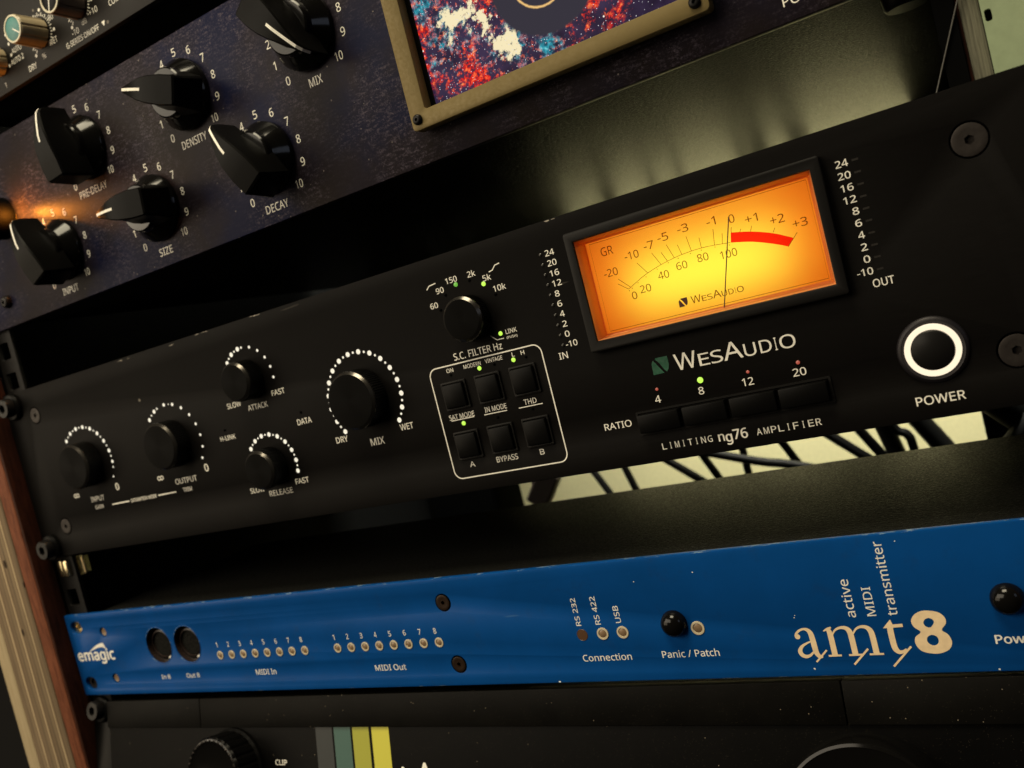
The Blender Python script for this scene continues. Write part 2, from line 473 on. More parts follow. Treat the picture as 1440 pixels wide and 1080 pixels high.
def finish(bm, name, smooth=None):
    bmesh.ops.recalc_face_normals(bm, faces=bm.faces)
    bm.transform(Matrix.Scale(S, 4))
    me = bpy.data.meshes.new(name); bm.to_mesh(me); bm.free()
    if smooth is not None:
        me.polygons.foreach_set('use_smooth', [True] * len(me.polygons))
        me.set_sharp_from_angle(angle=math.radians(smooth))
    return me


def obj(name, bm, mat, parent=None, loc=(0, 0, 0), rot=0.0, smooth=None):
    return link(name, finish(bm, name, smooth), mat, parent, loc, rot)


def add_box(bm, x0, x1, y0, y1, z0, z1, bev=0.0, seg=2):
    vs = [bm.verts.new((x, y, z)) for x in (x0, x1) for y in (y0, y1) for z in (z0, z1)]
    fs = [bm.faces.new([vs[i] for i in q]) for q in ((0, 1, 3, 2), (4, 6, 7, 5), (0, 4, 5, 1), (2, 3, 7, 6), (0, 2, 6, 4), (1, 5, 7, 3))]
    if bev:
        es = list({e for f in fs for e in f.edges})
        bmesh.ops.bevel(bm, geom=es, offset=bev, segments=seg, profile=0.5, affect='EDGES')


def box(name, mat, x0, x1, y0, y1, z0, z1, parent=None, bev=0.0, seg=2):
    bm = bmesh.new(); add_box(bm, x0, x1, y0, y1, z0, z1, bev, seg)
    return obj(name, bm, mat, parent, smooth=40 if bev else None)


def add_lathe(bm, prof, seg=40, c=(0, 0), wob=None):
    rings = []
    for r, y in prof:
        if r < 1e-6:
            rings.append([bm.verts.new((c[0], y, c[1]))]); continue
        ring = []
        for i in range(seg):
            a = 2 * math.pi * i / seg
            rr = r + (wob(i, r, y) if wob else 0)
            ring.append(bm.verts.new((c[0] + rr * math.sin(a), y, c[1] + rr * math.cos(a))))
        rings.append(ring)
    for A, B in zip(rings, rings[1:]):
        if len(A) == 1 and len(B) == 1: continue
        for i in range(seg):
            j = (i + 1) % seg
            if len(A) == 1: bm.faces.new((A[0], B[i], B[j]))
            elif len(B) == 1: bm.faces.new((A[i], A[j], B[0]))
            else: bm.faces.new((A[i], A[j], B[j], B[i]))


def lathe(name, prof, mat, parent, loc, seg=40, smooth=35, rot=0.0, wob=None):
    bm = bmesh.new(); add_lathe(bm, prof, seg, wob=wob)
    return obj(name, bm, mat, parent, loc, rot, smooth)


def add_disc(bm, x, z, r, y, seg=20):
    c = [bm.verts.new((x + r * math.sin(2 * math.pi * i / seg), y, z + r * math.cos(2 * math.pi * i / seg))) for i in range(seg)]
    bm.faces.new(c)


def add_stroke(bm, pts, w, y, closed=False):
    """flat ribbon of given width (number or list) along points in the panel's plane"""
    n = len(pts)
    ws = w if isinstance(w, (list, tuple)) else [w] * n
    L = []; Rr = []
    for i, (x, z) in enumerate(pts):
        a = pts[i - 1] if (i > 0 or closed) else pts[i]
        b = pts[(i + 1) % n] if (i < n - 1 or closed) else pts[i]
        dx, dz = b[0] - a[0], b[1] - a[1]
        l = math.hypot(dx, dz) or 1
        nx, nz = -dz / l, dx / l
        L.append(bm.verts.new((x + nx * ws[i] / 2, y, z + nz * ws[i] / 2)))
        Rr.append(bm.verts.new((x - nx * ws[i] / 2, y, z - nz * ws[i] / 2)))
    for i in range(n if closed else n - 1):
        j = (i + 1) % n
        bm.faces.new((L[i], L[j], Rr[j], Rr[i]))


def smooth_pts(pts, k=5, closed=False, ws=None):
    """Catmull-Rom through the points"""
    n = len(pts); out = []; ow = []
    rng = n if closed else n - 1
    for i in range(rng):
        p = [pts[(i + d) % n] if closed else pts[max(0, min(n - 1, i + d))] for d in (-1, 0, 1, 2)]
        for s in range(k):
            t = s / k
            out.append(tuple(0.5 * ((2 * p[1][q]) + (-p[0][q] + p[2][q]) * t + (2 * p[0][q] - 5 * p[1][q] + 4 * p[2][q] - p[3][q]) * t * t
                             + (-p[0][q] + 3 * p[1][q] - 3 * p[2][q] + p[3][q]) * t ** 3) for q in range(len(p[1]))))
            if ws: ow.append(ws[i] + (ws[(i + 1) % n] - ws[i]) * t)
    if not closed:
        out.append(pts[-1])
        if ws: ow.append(ws[-1])
    return (out, ow) if ws else out


def plate_mesh(name, outer, holes, y0, y1, bev=0.0):
    """a plate in the panel plane with holes, front at y0, back at y1, optional small edge bevel"""
    cu = bpy.data.curves.new(name, 'CURVE'); cu.dimensions = '2D'; cu.fill_mode = 'BOTH'
    for loop in [outer] + holes:
        sp = cu.splines.new('POLY'); sp.points.add(len(loop) - 1); sp.use_cyclic_u = True
        for p, (x, z) in zip(sp.points, loop): p.co = (x, z, 0, 1)
    cu.extrude = (y1 - y0) / 2 - bev
    cu.bevel_depth = bev; cu.bevel_resolution = 1
    if bev: cu.offset = -bev
    o = bpy.data.objects.new(name, cu)
    me = bpy.data.meshes.new_from_object(o)
    bpy.data.objects.remove(o); bpy.data.curves.remove(cu)
    bm = bmesh.new(); bm.from_mesh(me); bpy.data.meshes.remove(me)
    ym = (y0 + y1) / 2
    for v in bm.verts:
        x, z, d = v.co; v.co = (x, ym - d, z)
    bmesh.ops.remove_doubles(bm, verts=bm.verts, dist=1e-4)
    return bm


def plate(name, mat, outer, holes, y0, y1, parent=None, bev=0.0, smooth=40):
    return obj(name, plate_mesh(name, outer, holes, y0, y1, bev), mat, parent, smooth=smooth if bev else None)


def rect(x0, x1, z0, z1): return [(x0, z0), (x1, z0), (x1, z1), (x0, z1)]


def rrect(x0, x1, z0, z1, r, k=6):
    o = []
    for cx, cz, a0 in ((x1 - r, z1 - r, 0), (x0 + r, z1 - r, 90), (x0 + r, z0 + r, 180), (x1 - r, z0 + r, 270)):
        for i in range(k + 1):
            a = math.radians(a0 + 90 * i / k); o.append((cx + r * math.cos(a), cz + r * math.sin(a)))
    return o


def circ(x, z, r, k=28): return [(x + r * math.cos(2 * math.pi * i / k), z + r * math.sin(2 * math.pi * i / k)) for i in range(k)]


_TXT = {}
FONT = None
try:                                          # the sans-serif that ships inside Blender itself, when it is there
    FONT = bpy.data.fonts.load(bpy.utils.system_resource('DATAFILES', path='fonts') + '/NotoSansHebrew-Regular.woff2')
except Exception:
    FONT = None


def text_geo(s, bold):
    key = (s, bold)
    if key not in _TXT:
        cu = bpy.data.curves.new('t', 'FONT'); cu.body = s; cu.font = FONT or cu.font; cu.size = 1.0; cu.offset = bold; cu.resolution_u = 4
        o = bpy.data.objects.new('t', cu)
        me = bpy.data.meshes.new_from_object(o)
        vs = [(v.co.x, v.co.y) for v in me.vertices]; fs = [tuple(p.vertices) for p in me.polygons]
        bpy.data.objects.remove(o); bpy.data.curves.remove(cu); bpy.data.meshes.remove(me)
        _TXT[key] = (vs, fs)
    return _TXT[key]


def add_text(bm, s, cx, cz, w, h, y=-0.05, bold=0.012, rot=0.0):
    """lettering fitted into a box of width w and height h centred on (cx, cz); w None keeps the natural proportion"""
    vs, fs = text_geo(s, 0.0 if FONT else bold)
    x0 = min(v[0] for v in vs); x1 = max(v[0] for v in vs); z0 = min(v[1] for v in vs); z1 = max(v[1] for v in vs)
    kz = h / (z1 - z0) if h else w / (x1 - x0)
    kx = w / (x1 - x0) if w else kz
    ca, sa = math.cos(math.radians(rot)), math.sin(math.radians(rot))
    d = max(0.0, bold - 0.004) * 1.1 * (h or w) if FONT else 0.0
    # heavier lettering: the same outline laid a hair to each side
    for k, (ox, oz) in enumerate(((-d, 0), (d, 0), (0, d * 0.7), (0, -d * 0.7)) if d > 0 else ((0, 0),)):
        nv = []
        for vx, vz in vs:
            a = (vx - (x0 + x1) / 2) * kx + ox; b = (vz - (z0 + z1) / 2) * kz + oz
            nv.append(bm.verts.new((cx + a * ca - b * sa, y - 0.003 * k, cz + a * sa + b * ca)))
        for f in fs:
            try: bm.faces.new([nv[i] for i in f])
            except ValueError: pass


def lettering(parent, items, mat=None, name='lettering', y=-0.05, bold=0.012):
    """one part per word; a whole printed scale of many numbers stays one part"""
    many = name in ('scale_numbers', 'level_numbers', 'dial_numbers', 'lamp_numbers')
    out = []
    bm = bmesh.new()
    for it in items:
        s, cx, cz, w, h = it[:5]
        add_text(bm, s, cx, cz, w, h, y, bold, it[5] if len(it) > 5 else 0)
        if not many:
            out.append(obj(name, bm, mat or MAT['ink'], parent)); bm = bmesh.new()
    if many: out.append(obj(name, bm, mat or MAT['ink'], parent))
    return out[0]


def tube_mesh(name, pts, r, seg=10):
    bm = bmesh.new(); rings = []
    n = len(pts); P = [Vector(p) for p in pts]
    for i in range(n):
        d = (P[min(n - 1, i + 1)] - P[max(0, i - 1)]).normalized()
        a = d.cross(Vector((0.31, 0.9, 0.22))).normalized(); b = d.cross(a)
        rings.append([bm.verts.new(P[i] + (a * math.cos(2 * math.pi * k / seg) + b * math.sin(2 * math.pi * k / seg)) * r) for k in range(seg)])
    for A, B in zip(rings, rings[1:]):
        for k in range(seg): bm.faces.new((A[k], A[(k + 1) % seg], B[(k + 1) % seg], B[k]))
    bm.faces.new(rings[0][::-1]); bm.faces.new(rings[-1])
    return bm


# ------------------------------------------------------------------ shared screw meshes
def hexpoly(r): return [(r * math.sin(math.pi * i / 3), r * math.cos(math.pi * i / 3)) for i in range(6)]


def add_hexsocket(bm, r, y, depth, n=24, R=2.0):
    """annulus at height y with a six-sided recess in the middle"""
    out = [bm.verts.new((R * math.sin(2 * math.pi * i / n), y, R * math.cos(2 * math.pi * i / n))) for i in range(n)]
    inn = []; bot = []
    for i in range(n):
        a = 2 * math.pi * i / n
        k = math.pi / 3; rr = r * math.cos(k / 2) / math.cos((a % k) - k / 2)
        inn.append(bm.verts.new((rr * math.sin(a), y, rr * math.cos(a)))); bot.append(bm.verts.new((rr * math.sin(a), y + depth, rr * math.cos(a))))
    for i in range(n):
        j = (i + 1) % n
        bm.faces.new((out[i], out[j], inn[j], inn[i])); bm.faces.new((inn[i], inn[j], bot[j], bot[i]))
    bm.faces.new(bot)
    return out


def flat_screw(parent, x, z, r=4.2, mat=None, name='panel_screw'):
    """countersunk screw with six-sided socket, flush with the panel"""
    t = lathe(name, [(r + 0.5, 0.05), (r + 0.1, 0.6), (r - 0.5, 2.2), (0, 2.3)], MAT['hole'], parent, (x, 0, z), 32)
    bm = bmesh.new()
    R = r * 0.62
    add_lathe(bm, [(r, 0.0), (r, -0.12), (r - 0.3, -0.22), (R, -0.10)], 24)
    add_hexsocket(bm, r * 0.30, -0.10, 1.2, 24, R)
    bmesh.ops.remove_doubles(bm, verts=bm.verts, dist=1e-4)
    obj('screw_head', bm, mat or MAT['screw'], t, (x, 0, z), smooth=40)
    return t


def button_screw(parent, x, y, z, r=3.0, h=2.0, mat=None, name='frame_screw'):
    bm = bmesh.new(); R = r * 0.6
    add_lathe(bm, [(r, 0), (r * 0.97, -h * 0.5), (r * 0.82, -h * 0.85), (R, -h)], 24)
    add_hexsocket(bm, r * 0.34, -h, h * 0.7, 24, R)
    bmesh.ops.remove_doubles(bm, verts=bm.verts, dist=1e-4)
    return obj(name, bm, mat or MAT['blackscrew'], parent, (x, y, z), smooth=40)


def rack_screw(parent, x, z):
    """cap screw on a black cup washer that holds the panel's ear"""
    t = lathe('rack_screw', [(7.0, -0.02), (7.0, -1.6), (6.3, -2.4), (4.8, -2.6)], MAT['plast'], parent, (x, 0, z), 36)
    bm = bmesh.new()
    add_lathe(bm, [(4.9, -2.0), (4.9, -6.0), (4.5, -6.6), (3.2, -6.6)], 36)
    add_hexsocket(bm, 2.5, -6.6, 2.2, 24, 3.2)
    bmesh.ops.remove_doubles(bm, verts=bm.verts, dist=0.05)
    obj('screw_head', bm, MAT['blackscrew'], t, (x, 0, z), smooth=40)
    return t


# ================================================================== SETTING: wall behind the open rack
o = box('wall', MAT['wall'], -700, 1200, 420, 430, -700, 700); tag(o, kind='structure')

# ================================================================== RACK: side boards, rails
t = thing('rack_side_panel', 'layered wooden side board of the rack with mahogany lining and raw plywood edge', 'rack side', (-1.5, 200, -40))
box('veneer_edge', MAT['veneer'], -13.0, -3.3, -8.0, 2.9, -330, 270, t, 0.8)
box('shaded_inner_face', MAT['lining'], -3.25, -1.5, -7.6, 2.9, -330, 270, t, 0.3)  # inner face of the same board, its shade put into the colour
box('shade_black_inside', MAT['hole'], -13.0, -1.5, 3.0, 400, -330, 270, t)  # black colour stands in for the shade deep inside the rack
box('plywood_core', MAT['ply'], -45.6, -13.05, -8.3, 400, -330, 270, t, 0.5)
box('outer_board', MAT['pine'], -57.0, -46.3, -8.0, 400, -330, 270, t, 0.8)

t = thing('rack_side_panel', 'wooden side board closing the rack at its right end beside the power ring', 'rack side', (484.1, 200, -40))
box('shade_black_inside', MAT['hole'], 484.1, 495.6, 3.0, 400, -330, 270, t)  # black here too in place of shade
box('veneer_edge', MAT['veneer'], 484.1, 495.6, -8.0, 2.9, -330, 270, t, 0.8)
box('plywood_core', MAT['ply'], 495.65, 528, -8.3, 400, -330, 270, t, 0.5)
box('outer_board', MAT['pine'], 528.7, 539.4, -8.0, 400, -330, 270, t, 0.8)

RAILZ = []
U0 = [6.35, 22.2, 38.1]
for u in range(-5, 5):
    for h in U0: RAILZ.append(-(u * 44.45 + h))
for nm, xa, xb, lab in (('rack_rail', 0.8, 16.2, 'black steel rack rail with square holes at the left behind the panel ends'),
                        ('rack_rail', 468.3, 481.8, 'pale grey green metal rail at the right end above the big black panel')):
    xc = 7.9 if xa < 10 else 474.7
    tag(plate(nm, MAT['rail'] if xa < 10 else MAT['palerail'], rect(xa, xb, -240, 225), ([rrect(xc - 4.4, xc + 4.4, zz - 4.4, zz + 4.4, 0.8, 3) for zz in RAILZ if -235 < zz < 220] if xa < 10 else [rrect(468.9, 470.6, zz - 1.6, zz + 1.6, 0.6, 3) for zz in (15.6, -104.0, 104.0)]), 3.05, 5.0),
        lab, 'rack rail', 'rack rails')

# cage nuts in the rail hole between the two lower units
for i, (xa, xb, mt, lab) in enumerate(((4.0, 11.0, 'brass', 'shiny zinc cage nut sitting in the left rail hole above the blue panel'),)):
    t = thing('cage_nut', lab, 'cage nut', (7.9, 5, -95.25))
    bm = bmesh.new(); add_box(bm, 3.2, 7.0, 2.0, 8.0, -99.6, -91.0, 0.7); add_box(bm, 8.4, 12.8, 1.0, 8.0, -99.6, -91.0, 0.9)
    obj('nut_body', bm, MAT['brass'], t, smooth=40)
    bm = bmesh.new(); add_box(bm, 15.4, 16.0, 4.9, 9.0, -100.6, -90.2); add_box(bm, 20.2, 20.6, 5.2, 9.0, -99.6, -90.6)
    obj('spring_wing', bm, MAT['brass'], t)

# upright at the right end, with dark parts added around it
tag(box('rear_blackout', MAT['plast'], 427, 478.0, 268, 278, -300, 260, None, 1.0), 'black board added behind the units near the right end to hide the lit wall', 'blackout board')  # added to keep the lit wall from showing beside the cases
tag(box('notch_blackout', MAT['hole'], 468.22, 481.5, 5.05, 5.15, -230, 220), 'dark strip added behind the pale rail at the right end to black out its notches', 'blackout strip')  # added so the rail's notches stay black against the wall
t = thing('wooden_upright', 'weathered grey wooden upright beside the pale rail at the right end of the rack', 'upright', (464, 6, 0))
box('board', MAT['post'], 463.4, 468.2, 5.2, 9, -240, 225, t, 0.5)
box('side_blackout', MAT['hole'], 457.2, 462.4, 4.2, 6.0, -2.0, 119, t)  # added strip that covers the bright side of the reverb case
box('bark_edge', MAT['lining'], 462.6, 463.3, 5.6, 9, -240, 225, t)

# dark box and cables between the rack and the wall
BOX_X = 68
t = thing('rear_dark_box', 'dark box added behind the rack at the left of the lit wall', 'dark box', (20, 340, -200))  # made-up box standing in for the darkness left of the wall
box('body', MAT['hole'], -120, BOX_X, 330, 372, -330, -100, t, 6.0, 3)
box('upper_blocker', MAT['hole'], -120, 84, 332, 372, -99, 200, t, 4.0, 3)  # unseen block added to darken the reflections on the cases
box('side_blocker', MAT['hole'], 92, 172, 332, 372, -99, 200, t, 4.0, 3)  # second unseen block; the slit between them leaves a bright streak
CAB = [((157.9, -148.1), (166.7, -166.0), 2.7), ((182.8, -148.9), (187.4, -166.2), 2.7), ((217.1, -149.1), (237.3, -166.0), 2.9),
       ((244.3, -148.9), (252.1, -165.9), 2.7), ((272.7, -150.0), (272.9, -166.1), 2.6), ((300.4, -149.1), (307.1, -163.7), 2.7),
       ((333.8, -149.4), (350.5, -165.2), 3.2), ((351.7, -149.3), (360.8, -165.8), 3.2), ((366.0, -149.2), (369.5, -165.8), 5.6),
       ((388.5, -149.3), (397.5, -165.8), 6.2), ((104.8, -148.7), (108.0, -161.3), 3.0)]
for i, ((xa, za), (xb, zb), r) in enumerate(CAB):
    k = (xb - xa) / (zb - za)
    xm, zm = (xa + xb) / 2, (za + zb) / 2
    pts = []
    for s in range(25):
        zz = 40 - 300 * s / 24
        dz = zz - zm
        bend = 0.0 if abs(dz) < 20 else (abs(dz) - 20) * 0.10 * (1 if i % 2 else -1)
        fade = 1.0 if abs(dz) < 40 else 1 - min(0.6, (abs(dz) - 40) / 300)
        pts.append((xm + k * dz * fade + bend, 330 + (i % 3) * 1.5, zz))
    tag(obj('cable', tube_mesh('cable', pts, r), MAT['cable'], smooth=60),
        ('thin' if r < 4 else 'thick') + ' black cable hanging behind the rack in front of the lit wall', 'cable',
        'thin cables hanging behind the rack' if r < 4 else 'thick cables hanging behind the rack')
tag(obj('cable', tube_mesh('cable', smooth_pts([(200, 326, -128), (254.3, 326, -147.7), (285, 326, -158), (310.6, 326, -165), (380, 326, -190)], 6), 3.0), MAT['cable'], smooth=60),
    'black cable running flat across the other hanging cables behind the rack', 'cable')
tag(obj('cable', tube_mesh('cable', smooth_pts([(366, 322, -120), (373.4, 322, -148), (380, 322, -154), (382, 322, -166.4), (384, 322, -230)], 6), 2.7), MAT['cable'], smooth=60),
    'curved black cable bowing to the right between the two thick cables', 'cable')
tag(obj('cable', tube_mesh('cable', [(415, 250, -104), (428.5, 250, -121), (442.5, 250, -136.5), (464, 250, -160)], 8.0, 14), MAT['cable'], smooth=60),
    'fat black cable slanting down at the right end of the lower gap', 'cable')
tag(obj('cable', tube_mesh('cable', smooth_pts([(480, 246, -118), (455, 246, -140), (437, 246, -158), (420, 246, -167), (396, 246, -190)], 6), 8.0, 14), MAT['cable'], smooth=60),
    'fat black cable rising to the right at the right end of the lower gap', 'cable')
tag(obj('connector', (lambda bm: (add_box(bm, 109, 128, 326, 334, -172, -140, 2.0), bmesh.ops.transform(bm, matrix=Matrix.Rotation(math.radians(38), 4, 'Y'), verts=bm.verts, space=Matrix.Translation((-118, -330, 146))), bm)[-1])(bmesh.new()),
        plain('brown_connector', (0.05, 0.035, 0.028), 0.6)), 'brown wedge shaped connector behind the rack next to a thin cable', 'connector')
tag(obj('cable', tube_mesh('cable', [(467.2, 3.7, 30), (463.6, 3.7, 22.3), (453.6, 3.7, -0.2), (452.6, 3.7, -2.0)], 0.2, 8), MAT['greycable'], smooth=60),
    'thin grey wire crossing the gap at the right above the big black panel', 'wire')


# ================================================================== LIMITING COMPRESSOR (black, two units high)
def make_compressor():
    T = thing('compressor', 'two unit black compressor with glowing amber needle meter, white dot scales and lit power ring', 'compressor', (241.3, 0, -88))
    SCR = ((23.3, -14.3, 3.9), (23.3, -73.1, 3.9), (459.2, -14.7, 4.5), (459.2, -73.0, 4.5))
    pb = plate_mesh('front_panel', rect(0, 482.6, -88.1, 0), [rect(337.2, 420.6, -47.0, -7.3)] + [circ(x, zz, r + 0.5, 28) for x, zz, r in SCR], 0, 3.0, 0.25)
    obj('front_panel', pb, MAT['black'], T, smooth=40)
    box('chassis', MAT['chas2'], 23, 459, 26.0, 185, -86.2, -2.2, T, 0.8)
    for x, zz, r in SCR:
        flat_screw(T, x, zz, r)
    rack_screw(T, 7.9, -6.9); rack_screw(T, 7.9, -82.6)
    # scuffs on the top edge
    for x0, x1, zz in ((96, 104, -1.0), (150, 163, -0.35), (186, 191, -0.4), (133, 137, -1.4), (330, 333, -0.5)):
        bm = bmesh.new()
        for q in range(5):
            a = random.uniform(x0, x1); add_stroke(bm, [(a, zz + random.uniform(-.2, .2)), (a + random.uniform(.6, 2.2), zz + random.uniform(-.2, .2))], random.uniform(.08, .2), -0.045 - 0.002 * q)
        obj('edge_scuff', bm, MAT['scuff'], T)

    # knobs
    def metal_knob(x, zz, r, h, name='knob'):
        k = lathe(name, [(r * 0.9, -0.1), (r, -0.6), (r, -h + 1.4)], MAT['knurl'], T, (x, 0, zz), 144, 25,
                  wob=lambda i, rr, y: (-0.28 if i % 2 else 0.0) if rr > r * 0.95 else 0)
        bm = bmesh.new(); add_lathe(bm, [(r - 0.05, -h + 1.4), (r - 0.15, -h + 0.9), (r - 1.1, -h)], 72)
        obj('chamfer', bm, MAT['chamfer'], k, (x, 0, zz), smooth=25)
        bm = bmesh.new(); add_lathe(bm, [(r - 1.1, -h), (r - 1.5, -h - 0.02), (0.6, -h + 0.06), (0, -h + 0.06)], 72)
        obj('cap', bm, MAT['capface'], k, (x, 0, zz), smooth=60)
        return k

    def dots(x, zz, R_, lst):
        """ring of lit dots round a knob: (angle from the top, radius)"""
        bm = bmesh.new()
        for a, r in lst:
            add_disc(bm, x + R_ * math.sin(math.radians(a)), zz + R_ * math.cos(math.radians(a)), r, -0.06, 16)
        return obj('scale_dots', bm, MAT['ledon'], T)
    inn = [(-8.65 + 17.3 * i, 0.98 if i < 6 else 0.82) for i in range(-2, 7)] + [(17.3 * i, 0.46) for i in range(-2, 7)] + [(119, 0.5)]
    out = [(-44, .95), (-35, .45), (-26, .95), (-18, .5), (-1, .78), (9, .3), (17, .75), (35, .72), (53, .68), (70, .65), (87, .62), (104, .62), (121, .6)]
    att = [(-48.5, .9), (-39, .45), (-29, 1.0), (-19.4, .45), (-9.7, 1.0), (0, .5), (19.4, .62), (39, .62), (58.5, .62), (78, .6), (97, .6)]
    rel = [(-48.5 + 19.4 * i, .98) for i in range(9)] + [(-38.8 + 19.4 * i, .42) for i in range(8)]
    mixd = [(-129.7 + 17.3 * i, 1.02) for i in range(16)] + [(-121 + 17.3 * i, .48) for i in range(15)]
    metal_knob(55.3, -44.4, 11.2, 9.0); dots(55.3, -44.4, 18.3, inn)
    metal_knob(120.3, -44.4, 10.9, 9.0); dots(120.3, -44.4, 18.1, out)
    metal_knob(176.8, -25.4, 8.5, 9.0); dots(176.8, -25.4, 13.9, att)
    metal_knob(177.2, -63.8, 8.5, 9.0); dots(177.2, -63.8, 13.8, rel)
    metal_knob(235.1, -44.3, 11.6, 9.0); dots(235.1, -44.3, 18.2, mixd)
    metal_knob(292.5, -25.2, 8.3, 7.0)
    lettering(T, [('INPUT', 54.7, -62.3, 10.6, 2.5)], name='caption'); lettering(T, [('OUTPUT', 121.3, -62.1, 14.8, 2.6)], name='caption')
    lettering(T, [('ATTACK', 177.4, -37.3, 11.8, 2.4)], name='caption'); lettering(T, [('RELEASE', 177.7, -75.3, 13.8, 2.4)], name='caption')
    lettering(T, [('MIX', 235.9, -62.3, 6.9, 2.8)], name='caption'); lettering(T, [('S.C. FILTER Hz', 291.4, -37.6, 21.2, 2.6)], name='caption')
    lettering(T, [('SLOW', 163.8, -34.35, 8.6, 2.3), ('FAST', 191, -33.6, 7.6, 2.3)], name='end_marks')
    lettering(T, [('SLOW', 164.2, -72.65, 8.6, 2.3), ('FAST', 191.3, -72.2, 7.6, 2.3)], name='end_marks')
    lettering(T, [('DRY', 218.3, -58.75, 6.2, 2.4), ('WET', 251.7, -58.95, 6.4, 2.4)], name='end_marks')
    for x in (38.9, 104.4):
        bm = bmesh.new()
        for s in (-1, 1): add_stroke(bm, [(x + s * 1.0 + 1.0 * math.cos(2 * math.pi * i / 14), -58.9 + 0.85 * math.sin(2 * math.pi * i / 14)) for i in range(14)], 0.45, -0.05 - 0.006 * s, True)
        obj('infinity_mark', bm, MAT['ink'], T)
    lettering(T, [('0', 72.0, -58.5, 2.4, 3.4), ('0', 136.6, -58.5, 2.4, 3.4)], name='zero_mark', bold=0.03)
    lettering(T, [('GAIN', 54.4, -66.5, 6.4, 1.9), ('TRIM', 120.6, -66.4, 6.0, 1.9), ('SATURATION MODE', 88.8, -66.6, 19.0, 1.7)], bold=0.02)
    for x0, x1 in ((64.7, 78.0), (99.6, 112.6)):
        bm = bmesh.new(); add_stroke(bm, [(x0, -66.6), (x1, -66.6)], 0.55, -0.05); obj('rule_line', bm, MAT['ink'], T)
    lettering(T, [('H-LINK', 154.9, -47.6, 9.6, 2.0)]); lettering(T, [('DATA', 201.1, -48.0, 8.0, 2.4)])

    def pin(x, zz, mat='hole', r=0.6, name='indicator_lamp'):
        return lathe(name, [(r, -0.02), (r * 0.95, -0.22), (r * 0.5, -0.42), (0, -0.48)], MAT[mat], T, (x, 0, zz), 16)
    pin(200.4, -44.2); pin(154.2, -44.1)
    # side chain filter
    for a, s, w, dx, dz in ((-65, '60', 4.2, -1.6, 1.6), (-39, '90', 4.2, -2.5, 2.3), (-13, '150', 5.4, -1.3, 2.6), (13, '2k', 3.8, -0.2, 2.4), (39, '5k', 3.8, 1.8, 2.4), (65, '10k', 5.2, 1.8, 2.2)):
        x = 292.5 + 13.4 * math.sin(math.radians(a)); zz = -25.2 + 13.4 * math.cos(math.radians(a))
        if a in (-13, 39): pin(x, zz, 'green_on' if a == 39 else 'green_dim', 0.85)
        else: pin(x, zz, 'hole', 0.55)
    lettering(T, [('60', 278.0, -17.4, 3.4, 2.1), ('90', 282.1, -12.6, 3.4, 2.1), ('150', 288.0, -10.1, 5.0, 2.1), ('2k', 296.9, -10.0, 3.4, 2.2), ('5k', 302.8, -12.9, 3.4, 2.2), ('10k', 306.9, -17.5, 5.2, 2.2)], name='scale_numbers')
    for nm, p, w in (('filter_symbol', [(276.6, -11.1), (278.0, -9.9), (281.0, -9.6)], 0.35), ('filter_symbol', [(304.2, -11.3), (305.8, -11.0), (307.2, -9.6), (309.2, -9.3)], 0.35),
                     ('link_line', [(298.4, -33.4), (300.7, -35.3), (303.6, -35.3)], 0.28)):
        bm = bmesh.new(); add_stroke(bm, p, w, -0.05); obj(nm, bm, MAT['ink'], T)
    pin(302.7, -33.4, 'green_on', 0.8)
    lettering(T, [('LINK', 307.2, -33.3, 4.6, 1.6)]); lettering(T, [('(PUSH)', 307.0, -35.5, 4.4, 1.1)], bold=0.0)
    # switch block in a rounded outline
    bm = bmesh.new(); add_stroke(bm, rrect(268.2, 317.0, -82.6, -40.1, 3.2, 6), 0.42, -0.05, True); obj('outline', bm, MAT['ink'], T)
    for x0, x1, zz in ((272.7, 283.1, -60.55), (287.5, 297.5, -60.75), (302.5, 312.4, -60.9)):
        bm = bmesh.new(); add_stroke(bm, [(x0, zz), (x1, zz)], 0.3, -0.05); obj('rule_line', bm, MAT['ink'], T)
    lettering(T, [('ON', 277.6, -41.95, 3.0, 1.5), ('MODERN', 287.7, -41.95, 7.6, 1.5), ('VINTAGE', 297.2, -41.8, 7.4, 1.5), ('L', 305.6, -41.7, 1.1, 1.5), ('H', 309.5, -41.8, 1.4, 1.5)], name='switch_marks')
    lettering(T, [('SAT MODE', 277.75, -59.3, 11.3, 1.9), ('IN MODE', 292.95, -59.05, 9.4, 1.9), ('THD', 307.65, -59.25, 5.2, 1.9)], name='switch_captions')
    lettering(T, [('A', 277.05, -77.85, 2.3, 2.0), ('BYPASS', 292.5, -77.85, 9.2, 2.1), ('B', 307.4, -77.8, 1.8, 2.0)], name='switch_captions')
    for x, zz, mt in ((290.45, -43.7, 'green_on'), (297.0, -43.6, 'hole'), (305.2, -43.6, 'green_on'), (310.4, -43.6, 'hole'), (277.8, -62.2, 'green_on'), (292.9, -62.6, 'hole'), (307.9, -62.1, 'hole'), (277.6, -43.7, 'hole')):
        pin(x, zz, mt, 0.82 if mt != 'hole' else 0.5)
    for zz in (-51.4, -70.4):
        for x in (277.75, 292.85, 307.9):
            fr = plate('push_button', MAT['bezel'], rrect(x - 5.5, x + 5.5, zz - 5.4, zz + 5.4, 0.5, 3), [rrect(x - 4.75, x + 4.75, zz - 4.65, zz + 4.65, 0.4, 3)], -0.7, -0.02, T, 0.12)
            box('key_cap', MAT['plast'], x - 4.55, x + 4.55, -1.9, -0.03, zz - 4.45, zz + 4.45, fr, 0.5)
    # level ladders
    rows = ['24', '20', '16', '12', '8', '6', '4', '2', '0', '-10']
